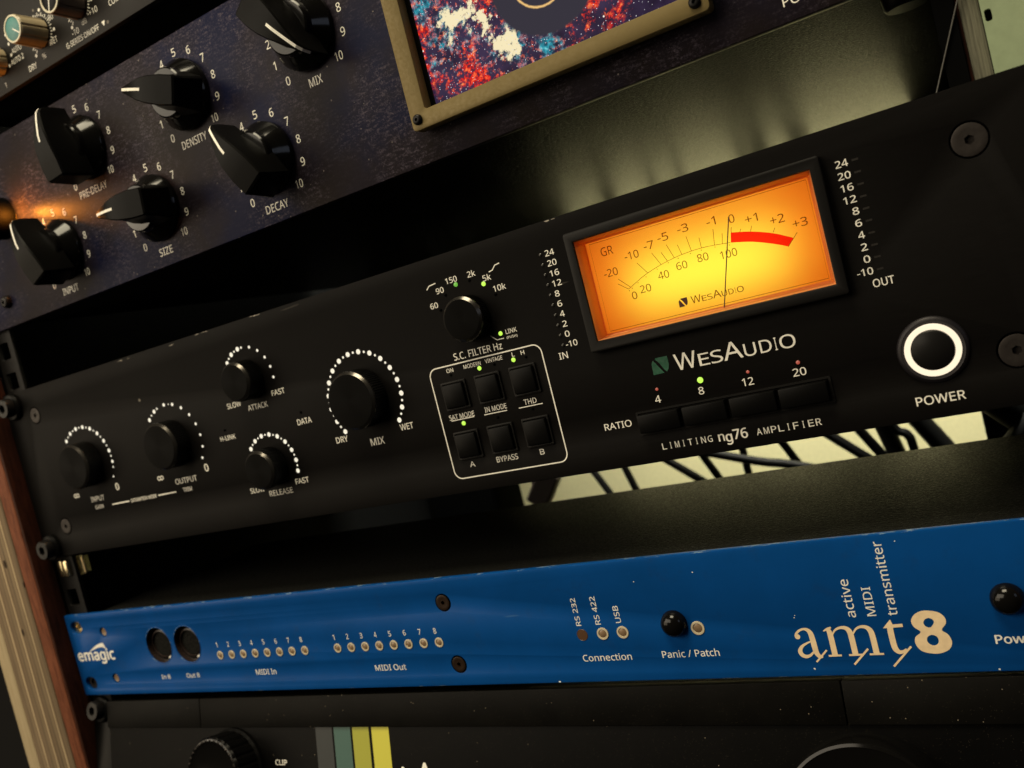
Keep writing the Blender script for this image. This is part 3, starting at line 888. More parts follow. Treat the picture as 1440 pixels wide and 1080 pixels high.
    for xs, xl, al, cap, xc, zc in ((329.3, 325.7, 'l', 'IN', 324.9, -46.2), (426.3, 430.2, 'r', 'OUT', 430.3, -46.5)):
        it = []
        for i, s in enumerate(rows):
            zz = -10.9 - i * 3.535
            w = 1.75 * len(s.replace('-', '')) + (0.9 if '-' in s else 0)
            cx = (xs - 1.8 + w / 2) if al == 'l' else (xs + 1.9 - w / 2)
            if al == 'l' and '-' in s: cx -= 0.6
            it.append((s, cx, zz, w, 2.05))
        lettering(T, it, name='level_numbers', bold=0.016)
        lettering(T, [(cap, xc, zc, 3.4 if cap == 'IN' else 5.8, 2.3)], name='caption')
        for i in range(10):
            zz = -10.85 - i * 3.545
            if al == 'l': pin(xl, zz, 'lensdark', 0.6, 'level_lamp')
            else: box('level_lamp', MAT['lensdark'], xl - 0.9, xl + 0.9, -0.05, -0.01, zz - 0.28, zz + 0.28, T)
    # meter
    Mt = plate('meter', MAT['bezel'], rrect(336.8, 421.2, -47.6, -6.8, 0.8, 3), [rect(340.0, 418.0, -44.1, -10.2)], -3.2, 1.0, T, 0.5)
    bm = bmesh.new()                                    # deep clear plastic lip round the opening
    A = rect(340.05, 417.95, -44.05, -10.25); B_ = rect(341.3, 416.4, -43.0, -11.2)
    va = [bm.verts.new((x, -2.4, zz)) for x, zz in A]; vb = [bm.verts.new((x, 3.0, zz)) for x, zz in B_]
    for i in range(4): bm.faces.new((va[i], va[(i + 1) % 4], vb[(i + 1) % 4], vb[i]))
    obj('window_lip', bm, MAT['amber'], Mt)
    bm = bmesh.new()
    add_stroke(bm, rrect(341.5, 416.2, -42.85, -11.35, 0.4, 3), 0.45, 2.6, True)
    obj('window_edge', bm, MAT['amber'], Mt)
    bm = bmesh.new(); add_box(bm, 339.5, 418.5, -0.9, -0.3, -44.6, -9.7)
    obj('window_pane', bm, MAT['pane'], Mt)
    bm = bmesh.new(); vs = [bm.verts.new((x, 4.0, zz)) for x, zz in rect(337.5, 420.3, -46.5, -8.0)]; bm.faces.new(vs)
    obj('dial_face', bm, MAT['dial'], Mt)
    bm = bmesh.new(); add_box(bm, 336.9, 420.9, 1.1, 24, -47.2, -7.2); bm.faces.ensure_lookup_table()
    f = [f for f in bm.faces if all(abs(v.co.y - 1.1) < 1e-3 for v in f.verts)]; bmesh.ops.delete(bm, geom=f, context='FACES')
    obj('housing', bm, MAT['reflector'], Mt)
    bm = bmesh.new(); y = 3.95
    arc = smooth_pts([(352.5, -29.8), (360.3, -26.3), (370.3, -23.85), (379.7, -23.15), (389.1, -23.95)], 8)
    add_stroke(bm, arc, 0.16, y)
    for a, b in (((352.5, -29.8), (349.2, -27.2)), ((353.3, -29.3), (349.7, -25.7)), ((360.3, -26.3), (357.5, -22.2)), ((365.4, -24.75), (363.2, -20.3)), ((367.8, -24.3), (366.4, -21.0)),
                 ((370.3, -23.85), (368.7, -19.1)), ((373.0, -23.5), (372.3, -20.1)), ((376.3, -23.2), (375.7, -18.3)), ((379.7, -23.2), (379.7, -19.8)), ((384.0, -23.4), (384.7, -18.4)),
                 ((386.5, -23.65), (387.2, -20.5)), ((390.0, -21.1), (390.4, -19.4)), ((392.7, -21.6), (393.2, -20.7)), ((395.9, -22.4), (396.6, -20.7)), ((402.4, -24.5), (403.3, -23.2)), ((405.9, -29.8), (409.3, -26.4))):
        add_stroke(bm, [a, b], 0.17, y - 0.012)
    for x, zz in ((352.6, -30.4), (353.8, -29.8), (356.2, -28.6), (359.4, -27.4), (363.8, -25.9), (367.9, -24.9), (371.5, -24.3), (375.8, -23.9), (379.5, -23.8), (384.0, -24.0), (388.6, -24.6)):
        add_disc(bm, x, zz, 0.17, y - 0.012, 8)
    obj('dial_scale', bm, MAT['dialink'], Mt)
    it = [('-20', 347.7, -22.9, 5.0, 2.6), ('-10', 356.3, -19.2, 5.0, 2.6), ('-7', 362.8, -17.7, 3.5, 2.6), ('-5', 368.1, -16.4, 3.7, 2.6), ('-3', 375.2, -15.5, 3.7, 2.6), ('-1', 384.6, -15.9, 2.9, 2.6),
          ('0', 391.1, -16.9, 1.8, 2.6), ('+1', 397.0, -18.5, 3.9, 2.5), ('+2', 404.5, -20.9, 4.3, 2.6), ('+3', 410.8, -23.7, 4.4, 2.6),
          ('0', 354.0, -32.3, 1.8, 2.5), ('20', 358.3, -31.0, 3.9, 2.5), ('40', 365.4, -28.2, 3.8, 2.5), ('60', 372.1, -26.8, 3.7, 2.5), ('80', 379.4, -26.1, 3.7, 2.5), ('100', 387.7, -27.1, 5.4, 2.5)]
    lettering(Mt, it, MAT['dialink'], 'dial_numbers', y - 0.02, -0.012)
    lettering(Mt, [('GR', 348.1, -15.6, 4.4, 2.9)], MAT['dialink'], 'dial_lettering', y - 0.02, -0.006)
    k = (389.7 - 372.4) / (402.3 - 363.4)
    brand(Mt, MAT['dialink'], lambda x, zz: (372.4 + (x - 363.4) * k, -38.5 + (zz + 57) * k), k, y - 0.02, 0.0)
    bm = bmesh.new()
    leaf(bm, lambda x, zz: (368.1 + (x - 355.4) * 0.52, -37.1 + (zz + 54.0) * 0.52), y - 0.02)
    obj('dial_emblem', bm, MAT['needle'], Mt)
    bm = bmesh.new()
    add_stroke(bm, [(342.4, -42.0), (342.4, -12.0), (415.2, -12.0), (415.2, -42.0)], 0.15, y - 0.03, True)
    obj('dial_border', bm, MAT['dialink'], Mt)
    up = smooth_pts([(389.9, -21.0), (395.9, -22.35), (402.3, -24.65), (408.0, -27.7)], 6); lo = smooth_pts([(389.2, -24.0), (395.6, -25.5), (401.6, -27.75), (405.9, -29.8)], 6)
    bm = bmesh.new(); a = [bm.verts.new((p[0], y - 0.05, p[1])) for p in up]; b = [bm.verts.new((p[0], y - 0.05, p[1])) for p in lo]
    for i in range(len(a) - 1): bm.faces.new((a[i], a[i + 1], b[i + 1], b[i]))
    obj('red_zone', bm, MAT['redfilm'], Mt)
    obj('needle', tube_mesh('needle', [(382.7, 2.4, -43.6), (390.9, 2.0, -16.3)], 0.2, 6), MAT['needle'], Mt)
    # maker's lettering and emblem on the panel
    brand(T, MAT['ink'], lambda x, zz: (x, zz), 1.0, -0.05, 0.006)
    bm = bmesh.new(); leaf(bm, lambda x, zz: (x, zz), -0.05); obj('emblem', bm, MAT['green'], T)
    # ratio keys
    for xa, xb in ((347.0, 361.5), (362.8, 377.3), (378.7, 393.2), (394.3, 408.9)):
        box('ratio_button', MAT['plast'], xa, xb, -3.0, -0.01, -77.4, -71.2, T, 0.45)
    plate('button_frame', MAT['bezel'], rrect(346.0, 409.9, -78.3, -70.3, 0.4, 3), [rect(346.7, 409.2, -77.7, -70.9)], -0.5, -0.01, T)
    lettering(T, [('4', 354.8, -67.3, 2.0, 2.4), ('8', 369.9, -67.3, 1.8, 2.4), ('12', 385.3, -67.3, 3.6, 2.4), ('20', 401.4, -67.4, 4.0, 2.4)], name='ratio_numbers')
    lettering(T, [('RATIO', 338.55, -73.4, 10.1, 2.3)], name='caption')
    pin(355.3, -64.0, 'red_dim', 0.5); pin(370.4, -63.9, 'green_on', 1.0); pin(386.0, -64.3, 'red_dim', 0.5); pin(401.6, -64.5, 'red_dim', 0.6)
    bm = bmesh.new()
    for i, c in enumerate('LIMITING'): add_text(bm, c, 353.1 + i * 2.27, -83.1, 0.5 if c == 'I' else 1.55, 2.1, bold=0.012)
    obj('lettering', bm, MAT['ink'], T); bm = bmesh.new()
    for i, c in enumerate('AMPLIFIER'): add_text(bm, c, 385.1 + i * 2.30, -83.45, 0.5 if c == 'I' else 1.65, 2.1, bold=0.012)
    obj('lettering', bm, MAT['ink'], T)
    lettering(T, [('n', 372.75, -83.35, 1.9, 2.3), ('g', 375.2, -84.3, 2.05, 3.4), ('7', 377.8, -83.0, 2.1, 3.1), ('6', 380.3, -83.05, 2.05, 3.2)], name='model_mark', bold=0.035)
    # power button
    P = lathe('power_button', [(9.6, -0.02), (9.5, -0.3), (9.1, -0.75), (8.4, -0.95), (7.5, -0.35), (7.5, 0.0)], MAT['satin'], T, (438.9, 0, -68.5), 48)
    bm = bmesh.new(); add_lathe(bm, [(7.45, -0.2), (7.45, -1.2), (7.2, -1.45), (6.0, -1.45), (5.85, -1.2), (5.85, -0.3)], 56)
    obj('light_ring', bm, MAT['ring'], P, (438.9, 0, -68.5), smooth=40)
    bm = bmesh.new(); add_lathe(bm, [(5.75, -0.2), (5.7, -1.5), (5.2, -1.9), (0, -2.0)], 48)
    obj('key_cap', bm, MAT['blackscrew'], P, (438.9, 0, -68.5), smooth=40)
    lettering(T, [('POWER', 437.95, -82.5, 13.0, 2.6)], name='caption', bold=0.018)
    return T


def brand(parent, mat, tf, k, y, bold):
    bm = bmesh.new()
    for c, x0, x1, z0, z1 in (('W', 363.4, 370.8, -59.45, -54.1), ('E', 371.5, 375.0, -59.5, -55.6), ('S', 375.5, 379.4, -59.55, -55.5), ('A', 379.7, 385.9, -59.5, -54.0),
                              ('U', 386.4, 390.2, -59.6, -55.6), ('D', 391.4, 395.1, -59.5, -55.6), ('I', 396.0, 396.7, -59.5, -55.6), ('O', 397.6, 402.4, -59.65, -55.45)):
        cx, cz = tf((x0 + x1) / 2, (z0 + z1) / 2)
        add_text(bm, c, cx, cz, (x1 - x0) * k, (z1 - z0) * k, y, bold)
    return obj('brand_lettering', bm, mat, parent)


def leaf(bm, tf, y):
    L = smooth_pts([(355.5, -56.6), (355.7, -55.4), (356.3, -54.6)], 4) + smooth_pts([(357.0, -55.6), (358.2, -57.6), (359.3, -59.2)], 4) + [(355.4, -59.3)]
    Rr = [(357.2, -53.95), (361.4, -53.95)] + smooth_pts([(361.4, -56.6), (361.0, -58.0), (360.2, -59.0)], 4) + smooth_pts([(359.4, -58.0), (358.2, -55.7), (357.2, -54.6)], 4)
    for p in (L, Rr):
        bm.faces.new([bm.verts.new((tf(*q)[0], y, tf(*q)[1])) for q in p])


make_compressor()
# lamps inside the meter behind its dial
area('meter_lamp_wash', (379, 20.5, -27), (379, 0, -27), 78, 33, 0.0086, (1.0, 0.115, 0.06))
area('meter_lamp_main', (379, 17.0, -30), (379, 0, -28), 52, 15, 0.0058, (0.22, 1.0, 0.55), 150)


# ================================================================== MIDI INTERFACE (blue, one unit high)
def make_interface():
    T = thing('midi_interface', 'one unit blue rack interface with round sockets, rows of small lamps and sand coloured lettering', 'rack interface', (241.3, 0, -163.8))
    HX = [(7.8, -127.0), (7.8, -157.4)]; SH = [(29.4, -130.5), (29.4, -155.3)]; DN = [(70.3, -139.3), (91.2, -139.6)]
    pb = plate_mesh('front_panel', rect(0, 482.6, -163.8, -120.0), [rrect(x - 4.6, x + 4.6, zz - 3.4, zz + 3.4, 3.3, 6) for x, zz in HX] + [circ(x, zz, 2.6, 18) for x, zz in SH] + [circ(247.15, zz, 3.6, 24) for zz in (-129.8, -155.1)] + [circ(x, zz, 9.0, 36) for x, zz in DN], 0, 2.5, 0.3)
    obj('front_panel', pb, MAT['blue'], T, smooth=40)
    box('chassis', MAT['chas'], 22, 460, 2.5, 120, -162.6, -121.3, T, 0.8)
    for x, zz in SH: lathe('panel_screw', [(2.5, 1.2), (1.8, 0.6), (0, 0.9)], MAT['leddull'], T, (x, 0, zz), 18)
    for i, (x, zz) in enumerate(HX):
        lathe('rail_nut', [(4.4, 2.52), (4.2, 1.6), (2.3, 1.4), (2.2, 2.4), (0, 2.4)], MAT['brass'] if i == 0 else MAT['screw'], T, (x + 0.5, 0, zz), 24)
    for x, zz in DN:
        s = lathe('round_socket', [(8.95, 0.2), (8.95, 2.4), (8.3, 2.5), (8.3, 9.0), (7.6, 9.1), (7.2, 2.0), (6.5, 1.6), (6.3, 3.4), (0, 3.4)], MAT['din'], T, (x, 0, zz), 40)
        bm = bmesh.new()
        for q in range(5):
            a = math.radians(-90 + 45 * q); add_disc(bm, 4.1 * math.sin(a), -1.0 + 4.1 * math.cos(a), 0.95, 3.33, 14)
        obj('pin_holes', bm, MAT['hole'], s, (x, 0, zz))
        box('key_notch', MAT['bluink'], x + 2.2, x + 4.0, 2.0, 3.3, zz - 7.4, zz - 6.0, s)
        lathe('socket_rim', [(9.5, -0.02), (9.3, -0.14), (9.05, -0.05)], MAT['blue'], s, (x, 0, zz), 40)

    def lens(x, zz, r=2.0, core='leddull', rimmed=True):
        t = lathe('lamp', [(r, -0.02), (r * 0.98, -0.25), (r * 0.72, -0.28), (r * 0.68, 0.0)] if rimmed else [(r, -0.02), (r * 0.95, -0.12), (r * 0.9, 0)], MAT['lensring' if rimmed else 'brownlens'], T, (x, 0, zz), 28)
        bm = bmesh.new(); add_lathe(bm, [(r * 0.68, -0.02), (r * 0.5, -0.22), (0, -0.35)] if rimmed else [(r * 0.9, -0.05), (0, -0.1)], 24)
        obj('lens', bm, MAT[core], t, (x, 0, zz), smooth=60)
    for i in range(8):
        lens(112.4 + i * 7.787, -145.9); lens(186.3 + i * 7.73, -145.7)
    lens(304.9, -146.0, 2.2, 'brownlens', False); lens(313.2, -145.9, 2.25); lens(321.1, -145.8, 2.25); lens(349.1, -145.8, 2.4)
    lettering(T, [(str(i + 1), 111.6 + i * 7.787, -140.9, 1.3 if i else 0.9, 2.3) for i in range(8)], MAT['bluink'], 'lamp_numbers')
    lettering(T, [(str(i + 1), 185.5 + i * 7.73, -140.9, 1.3 if i else 0.9, 2.3) for i in range(8)], MAT['bluink'], 'lamp_numbers')
    for s, cx, cz, w, h in (('MIDI In', 139.4, -154.9, 13.0, 2.5), ('MIDI Out', 212.3, -155.2, 16.4, 2.5), ('In 8', 69.3, -155.4, 6.6, 2.2), ('Out 8', 89.4, -155.2, 9.4, 2.2), ('Connection', 312.5, -154.7, 19.4, 2.5), ('Panic / Patch', 344.2, -154.5, 20.6, 2.6)):
        lettering(T, [(s, cx, cz, w, h)], MAT['bluink'], 'caption')
    lettering(T, [('RS 232', 304.5, -137.3, 10.4, 2.0, 90), ('RS 422', 312.4, -137.3, 10.4, 2.1, 90), ('USB', 320.5, -139.2, 6.2, 2.1, 90)], MAT['bluink'], 'port_names')
    for x, zz in ((247.1, -129.8), (247.2, -155.1)):
        flat_screw(T, x, zz, 3.1, MAT['brownscrew'])
    b = lathe('push_button', [(4.6, -0.02), (4.6, -0.5), (4.2, -2.2), (3.0, -3.6), (1.5, -4.2), (0, -4.35)], MAT['phen'], T, (341.2, 0, -143.6), 36, 60)
    b = lathe('power_button', [(4.6, -0.02), (4.6, -0.5), (4.2, -2.2), (3.0, -3.6), (1.5, -4.2), (0, -4.35)], MAT['phen'], T, (443.2, 0, -142.2), 36, 60)
    lettering(T, [('Power', 443.4, -154.2, 11.4, 2.6)], MAT['bluink'], 'caption', bold=0.03)
    # emblem with the swoosh
    lettering(T, [('emagic', 18.3, -142.9, 30.4, 7.8)], MAT['bluink'], 'maker_lettering', bold=0.035)
    bm = bmesh.new()
    pts, ws = smooth_pts([(14.0, -140.2), (17.4, -138.9), (21.5, -137.6), (25.5, -137.0)], 5, ws=[0.15, 0.8, 1.6, 2.2]); add_stroke(bm, pts, ws, -0.05)
    bm.faces.new([bm.verts.new((x, -0.055, zz)) for x, zz in ((25.0, -136.0), (26.8, -135.9), (28.3, -139.0), (26.4, -138.4), (24.9, -138.0))])
    obj('swoosh', bm, MAT['bluink'], T)
    # large model mark
    bm = bmesh.new(); yy = [-0.05]

    def st(p, w, k=6):
        yy[0] -= 0.004
        if len(p) > 2:
            pts, ws = smooth_pts(p, k, ws=w if isinstance(w, list) else [w] * len(p)); add_stroke(bm, pts, ws, yy[0])
        else: add_stroke(bm, p, w, yy[0])
    add_disc(bm, 381.6, -150.5, 0.85, -0.048, 18)
    st([(380.95, -150.4), (381.4, -149.5), (382.6, -148.5), (384.0, -148.1), (385.2, -148.5), (385.9, -149.6), (386.1, -151.5), (386.2, -154), (386.35, -156.0), (387.1, -157.3), (388.1, -157.3)], [0.5, 0.75, 0.7, 0.7, 1.2, 1.6, 1.75, 1.75, 1.65, 1.3, 0.7])
    st([(385.6, -152.2), (384.0, -152.8), (382.3, -153.8), (381.4, -155.2), (381.7, -156.5), (382.9, -157.15), (384.3, -156.8), (385.7, -155.6)], [0.4, 0.6, 0.9, 1.4, 1.4, 1.15, 0.8, 0.5])
    st([(389.7, -155.3), (385.7, -159.1)], 0.55)
    st([(391.6, -148.6), (391.9, -150.5), (391.9, -157.2)], [1.3, 1.7, 1.75]); st([(390.0, -149.1), (391.3, -148.5), (392.6, -148.0)], [0.25, 0.8, 0.5]); st([(389.9, -157.2), (393.9, -157.2)], 0.6)
    st([(392.4, -150.6), (393.6, -149.0), (395.2, -148.3), (396.8, -148.4), (397.8, -149.4), (398.1, -151.4), (398.1, -157.2)], [0.4, 0.6, 0.8, 1.2, 1.65, 1.75, 1.75]); st([(396.1, -157.2), (400.3, -157.2)], 0.6)
    st([(398.7, -150.6), (399.9, -149.0), (401.4, -148.3), (403.0, -148.5), (404.0, -149.5), (404.35, -151.4), (404.4, -157.2)], [0.4, 0.6, 0.8, 1.2, 1.65, 1.75, 1.75]); st([(402.3, -157.2), (406.5, -157.2)], 0.6)
    st([(402.2, -155.4), (397.1, -160.3)], 0.6)
    st([(410.1, -147.8), (409.9, -150.0), (409.9, -154.0), (410.2, -155.9), (411.1, -156.8), (412.2, -156.7), (413.3, -156.0)], [1.6, 1.75, 1.75, 1.7, 1.3, 0.9, 0.6])
    bm.faces.new([bm.verts.new((x, -0.047, zz)) for x, zz in ((410.5, -146.5), (410.9, -148.1), (410.9, -149.2), (407.9, -149.15))])
    st([(410.6, -148.6), (413.7, -148.5)], 1.0); st([(414.7, -155.2), (408.5, -161.3)], 0.6)
    ob = smooth_pts([(421.3, -144.4), (424.2, -145.1), (425.7, -146.7), (425.7, -148.6), (424.2, -150.55), (425.6, -152.0), (426.2, -154.4), (425.0, -156.6), (422.2, -157.7), (419.3, -157.5), (417.1, -156.5), (416.1, -154.4), (416.5, -152.4), (418.3, -150.9), (416.8, -149.3), (416.3, -147.4), (417.4, -145.6), (419.2, -144.6)], 4, True)
    i1 = smooth_pts([(421.3, -146.7), (422.3, -147.2), (422.5, -148.2), (421.3, -149.6), (420.0, -149.2), (419.6, -148.1), (420.2, -147.1)], 4, True)
    i2 = smooth_pts([(421.1, -151.9), (422.4, -152.5), (422.7, -153.8), (422.1, -154.9), (421.0, -155.2), (419.9, -154.6), (419.5, -153.5), (419.9, -152.5)], 4, True)
    b8 = plate_mesh('eight', ob, [i1, i2], -0.06, -0.02)
    me = bpy.data.meshes.new('tmp'); b8.to_mesh(me); b8.free(); bm.from_mesh(me); bpy.data.meshes.remove(me)
    obj('model_mark', bm, MAT['goldink'], T)
    lettering(T, [('active', 399.5, -139.1, 12.2, 3.0, 90), ('MIDI', 405.6, -140.5, 9.2, 2.6, 90), ('transmitter', 411.6, -133.7, 23.2, 3.0, 90)], MAT['bluink'], 'model_lettering', bold=0.008)
    # paint chips
    bm = bmesh.new()
    for x, zz, r in ((382.0, -144.2, 0.28), (382.3, -143.5, 0.2), (384.6, -161.3, 0.42), (290.6, -163.3, 0.5), (437, -163.1, 0.35), (330, -128, .2), (352, -126.5, .25), (417, -122.5, .25)):
        n = 7; bm.faces.new([bm.verts.new((x + r * random.uniform(.6, 1.3) * math.sin(2 * math.pi * i / n), -0.03, zz + 0.7 * r * random.uniform(.6, 1.3) * math.cos(2 * math.pi * i / n))) for i in range(n)])
    obj('paint_chips', bm, MAT['bluink'], T)
    return T


make_interface()


# ================================================================== REVERB (dark mottled panel with pointer knobs and display)
def pointer_knob(T, x, zz, ang):
    k = lathe('pointer_knob', [(13.9, -0.1), (14.5, -0.5), (14.5, -2.4), (14.2, -2.9), (10.6, -7.1), (10.3, -7.5), (10.0, -9.9), (9.4, -10.4), (0, -10.6)], MAT['phen'], T, (x, 0, zz), 64, 22)
    bm = bmesh.new()
    stn = [(-15.4, 5.0, -19.4, 1.0), (-14.6, 5.8, -20.0, 1.2), (-8, 6.0, -21.0, 2.6), (-1, 5.3, -21.8, 3.0), (4.5, 4.2, -21.6, 2.6), (8.5, 3.0, -20.8, 1.6), (12, 2.1, -20.0, 0.8), (15.2, 1.4, -19.0, 0.4), (17.0, 1.1, -17.2, 0.3), (18.0, 0.8, -13.8, 0.2)]
    rings = []
    for z0, w, yt, fl in stn:
        yb = -5.0 if z0 > 9 or z0 < -14 else -7.5
        prof = ((-w - fl, yb), (-w - fl * 0.45, -11.0), (-w - 0.15, -14.5 if z0 < 17.5 else -10), (-w, yt + 0.8), (-w + 0.5, yt))
        rings.append([bm.verts.new((px_, py_, z0)) for px_, py_ in prof] + [bm.verts.new((-px_, py_, z0)) for px_, py_ in prof[::-1]])
    for A, B in zip(rings, rings[1:]):
        for i in range(10): bm.faces.new((A[i], A[(i + 1) % 10], B[(i + 1) % 10], B[i]))
    bm.faces.new(rings[0][::-1]); bm.faces.new(rings[-1])
    obj('pointer_grip', bm, MAT['grip'], k, (x, 0, zz), ang, smooth=28)
    bm = bmesh.new()
    top = [(1.5, -21.78), (4.5, -21.66), (8.5, -20.86), (12, -20.06), (15.2, -19.08), (17.05, -17.25), (18.06, -13.9)]
    a = [bm.verts.new((-0.55, y - 0.10, q)) for q, y in top]; b = [bm.verts.new((0.55, y - 0.10, q)) for q, y in top]
    for i in range(len(a) - 1): bm.faces.new((a[i], a[i + 1], b[i + 1], b[i]))
    obj('pointer_line', bm, MAT['ink'], k, (x, 0, zz), ang)
    it = []
    for i in range(11):
        aa = math.radians(-135 + 27 * i)
        it.append((str(i), x - 0.4 + 18.6 * math.sin(aa), zz - 0.6 + 18.8 * math.cos(aa), 3.7 if i == 10 else (1.1 if i == 1 else 2.05), 3.3))
    lettering(T, it, MAT['ink'], 'scale_numbers', bold=0.006)
    return k


def make_reverb():
    T = thing('reverb', 'two unit dark violet reverb with black pointer knobs and a bronze framed nebula display', 'reverb unit', (241.3, 0, 32))
    bm = bmesh.new(); add_box(bm, 0, 482.6, 0, 3.2, 32.1, 121.0, 0.5)
    obj('front_panel', bm, MAT['reverb'], T, smooth=40)
    bm = bmesh.new(); add_box(bm, 23, 457, 3.2, 263, 33.2, 119.5, 0.8)
    obj('chassis', bm, MAT['chas2'], T, smooth=40)
    bm = bmesh.new()
    add_lathe(bm, [(6.6, 0.0), (6.3, 3.2), (5.6, 4.2), (0, 4.2)], 32)
    bmesh.ops.rotate(bm, verts=bm.verts, cent=(0, 0, 0), matrix=Matrix.Rotation(math.radians(-90), 3, 'X'))
    obj('rubber_foot', bm, MAT['plast'], T, (450.5, 21, 33.1), smooth=40)
    for x, zz, a, cap, cx, cz, w in ((80.0, 57.2, -21, 'INPUT', 77.6, 38.5, 12.2), (149.2, 57.2, -85, 'SIZE', 147.9, 38.5, 8.6), (217.8, 57.2, -30, 'DECAY', 216.5, 38.3, 12.4),
                                     (114.3, 95.4, -4, 'PRE-DELAY', 112.1, 76.7, 19.8), (183.3, 95.4, -70, 'DENSITY', 181.6, 76.7, 15.0), (251.7, 95.4, 142, 'MIX', 251.1, 76.9, 6.6)):
        pointer_knob(T, x, zz, a)
        lettering(T, [(cap, cx, cz, w, 3.3)], MAT['ink'], 'caption', bold=0.004)
    lettering(T, [('BYPASS', 36.2, 77.8, 15.5, 3.3)], MAT['ink'], 'caption', bold=0.004)
    lettering(T, [('POWER', 427.6, 38.1, 13.4, 2.9)], MAT['ink'], 'caption', bold=0.006)
    # bypass button with an orange lamp that spills on the panel
    b = lathe('bypass_button', [(8.0, -1.6), (10.2, -1.8), (10.4, -11.0), (9.4, -12.4), (0, -12.6)], MAT['hole'], T, (44.6, 0, 82.5), 40)
    bm = bmesh.new(); add_lathe(bm, [(7.6, -0.05), (7.6, -1.4), (5.4, -1.5), (5.4, -0.1)], 36); obj('lamp_collar', bm, MAT['orange'], b, (44.6, 0, 82.5), smooth=40)
    button_screw(T, 27.0, 0, 44.6, 3.3, 2.6)
    # display
    D = plate('display', MAT['gold'], rrect(292.6, 402.4, 42.4, 112.0, 1.6, 5), [rrect(299.4, 395.6, 48.6, 105.8, 0.8, 4)], -7.0, -2.0, T, 0.35)
    box('display_tray', MAT['plast'], 294.5, 400.5, -2.0, -0.02, 44.5, 110, D)
    bm = bmesh.new(); bm.faces.new([bm.verts.new((x, -2.04, zz)) for x, zz in rect(301.4, 394.0, 49.6, 104.8)])
    obj('display_screen', bm, MAT['screen'], D)
    for x, zz in ((295.6, 46.0), (398.4, 45.9), (295.6, 108.6), (398.6, 108.6)):
        button_screw(D, x, -6.95, zz, 1.9, 1.3)
    return T


make_reverb()
pl = bpy.data.lights.new('bypass_lamp', 'POINT'); pl.energy = 0.075; pl.color = (1.0, 0.30, 0.03); pl.shadow_soft_size = 0.002
po = bpy.data.objects.new('bypass_lamp', pl); COL.objects.link(po); po.location = Vector((58.5, -7.0, 81.5)) * S


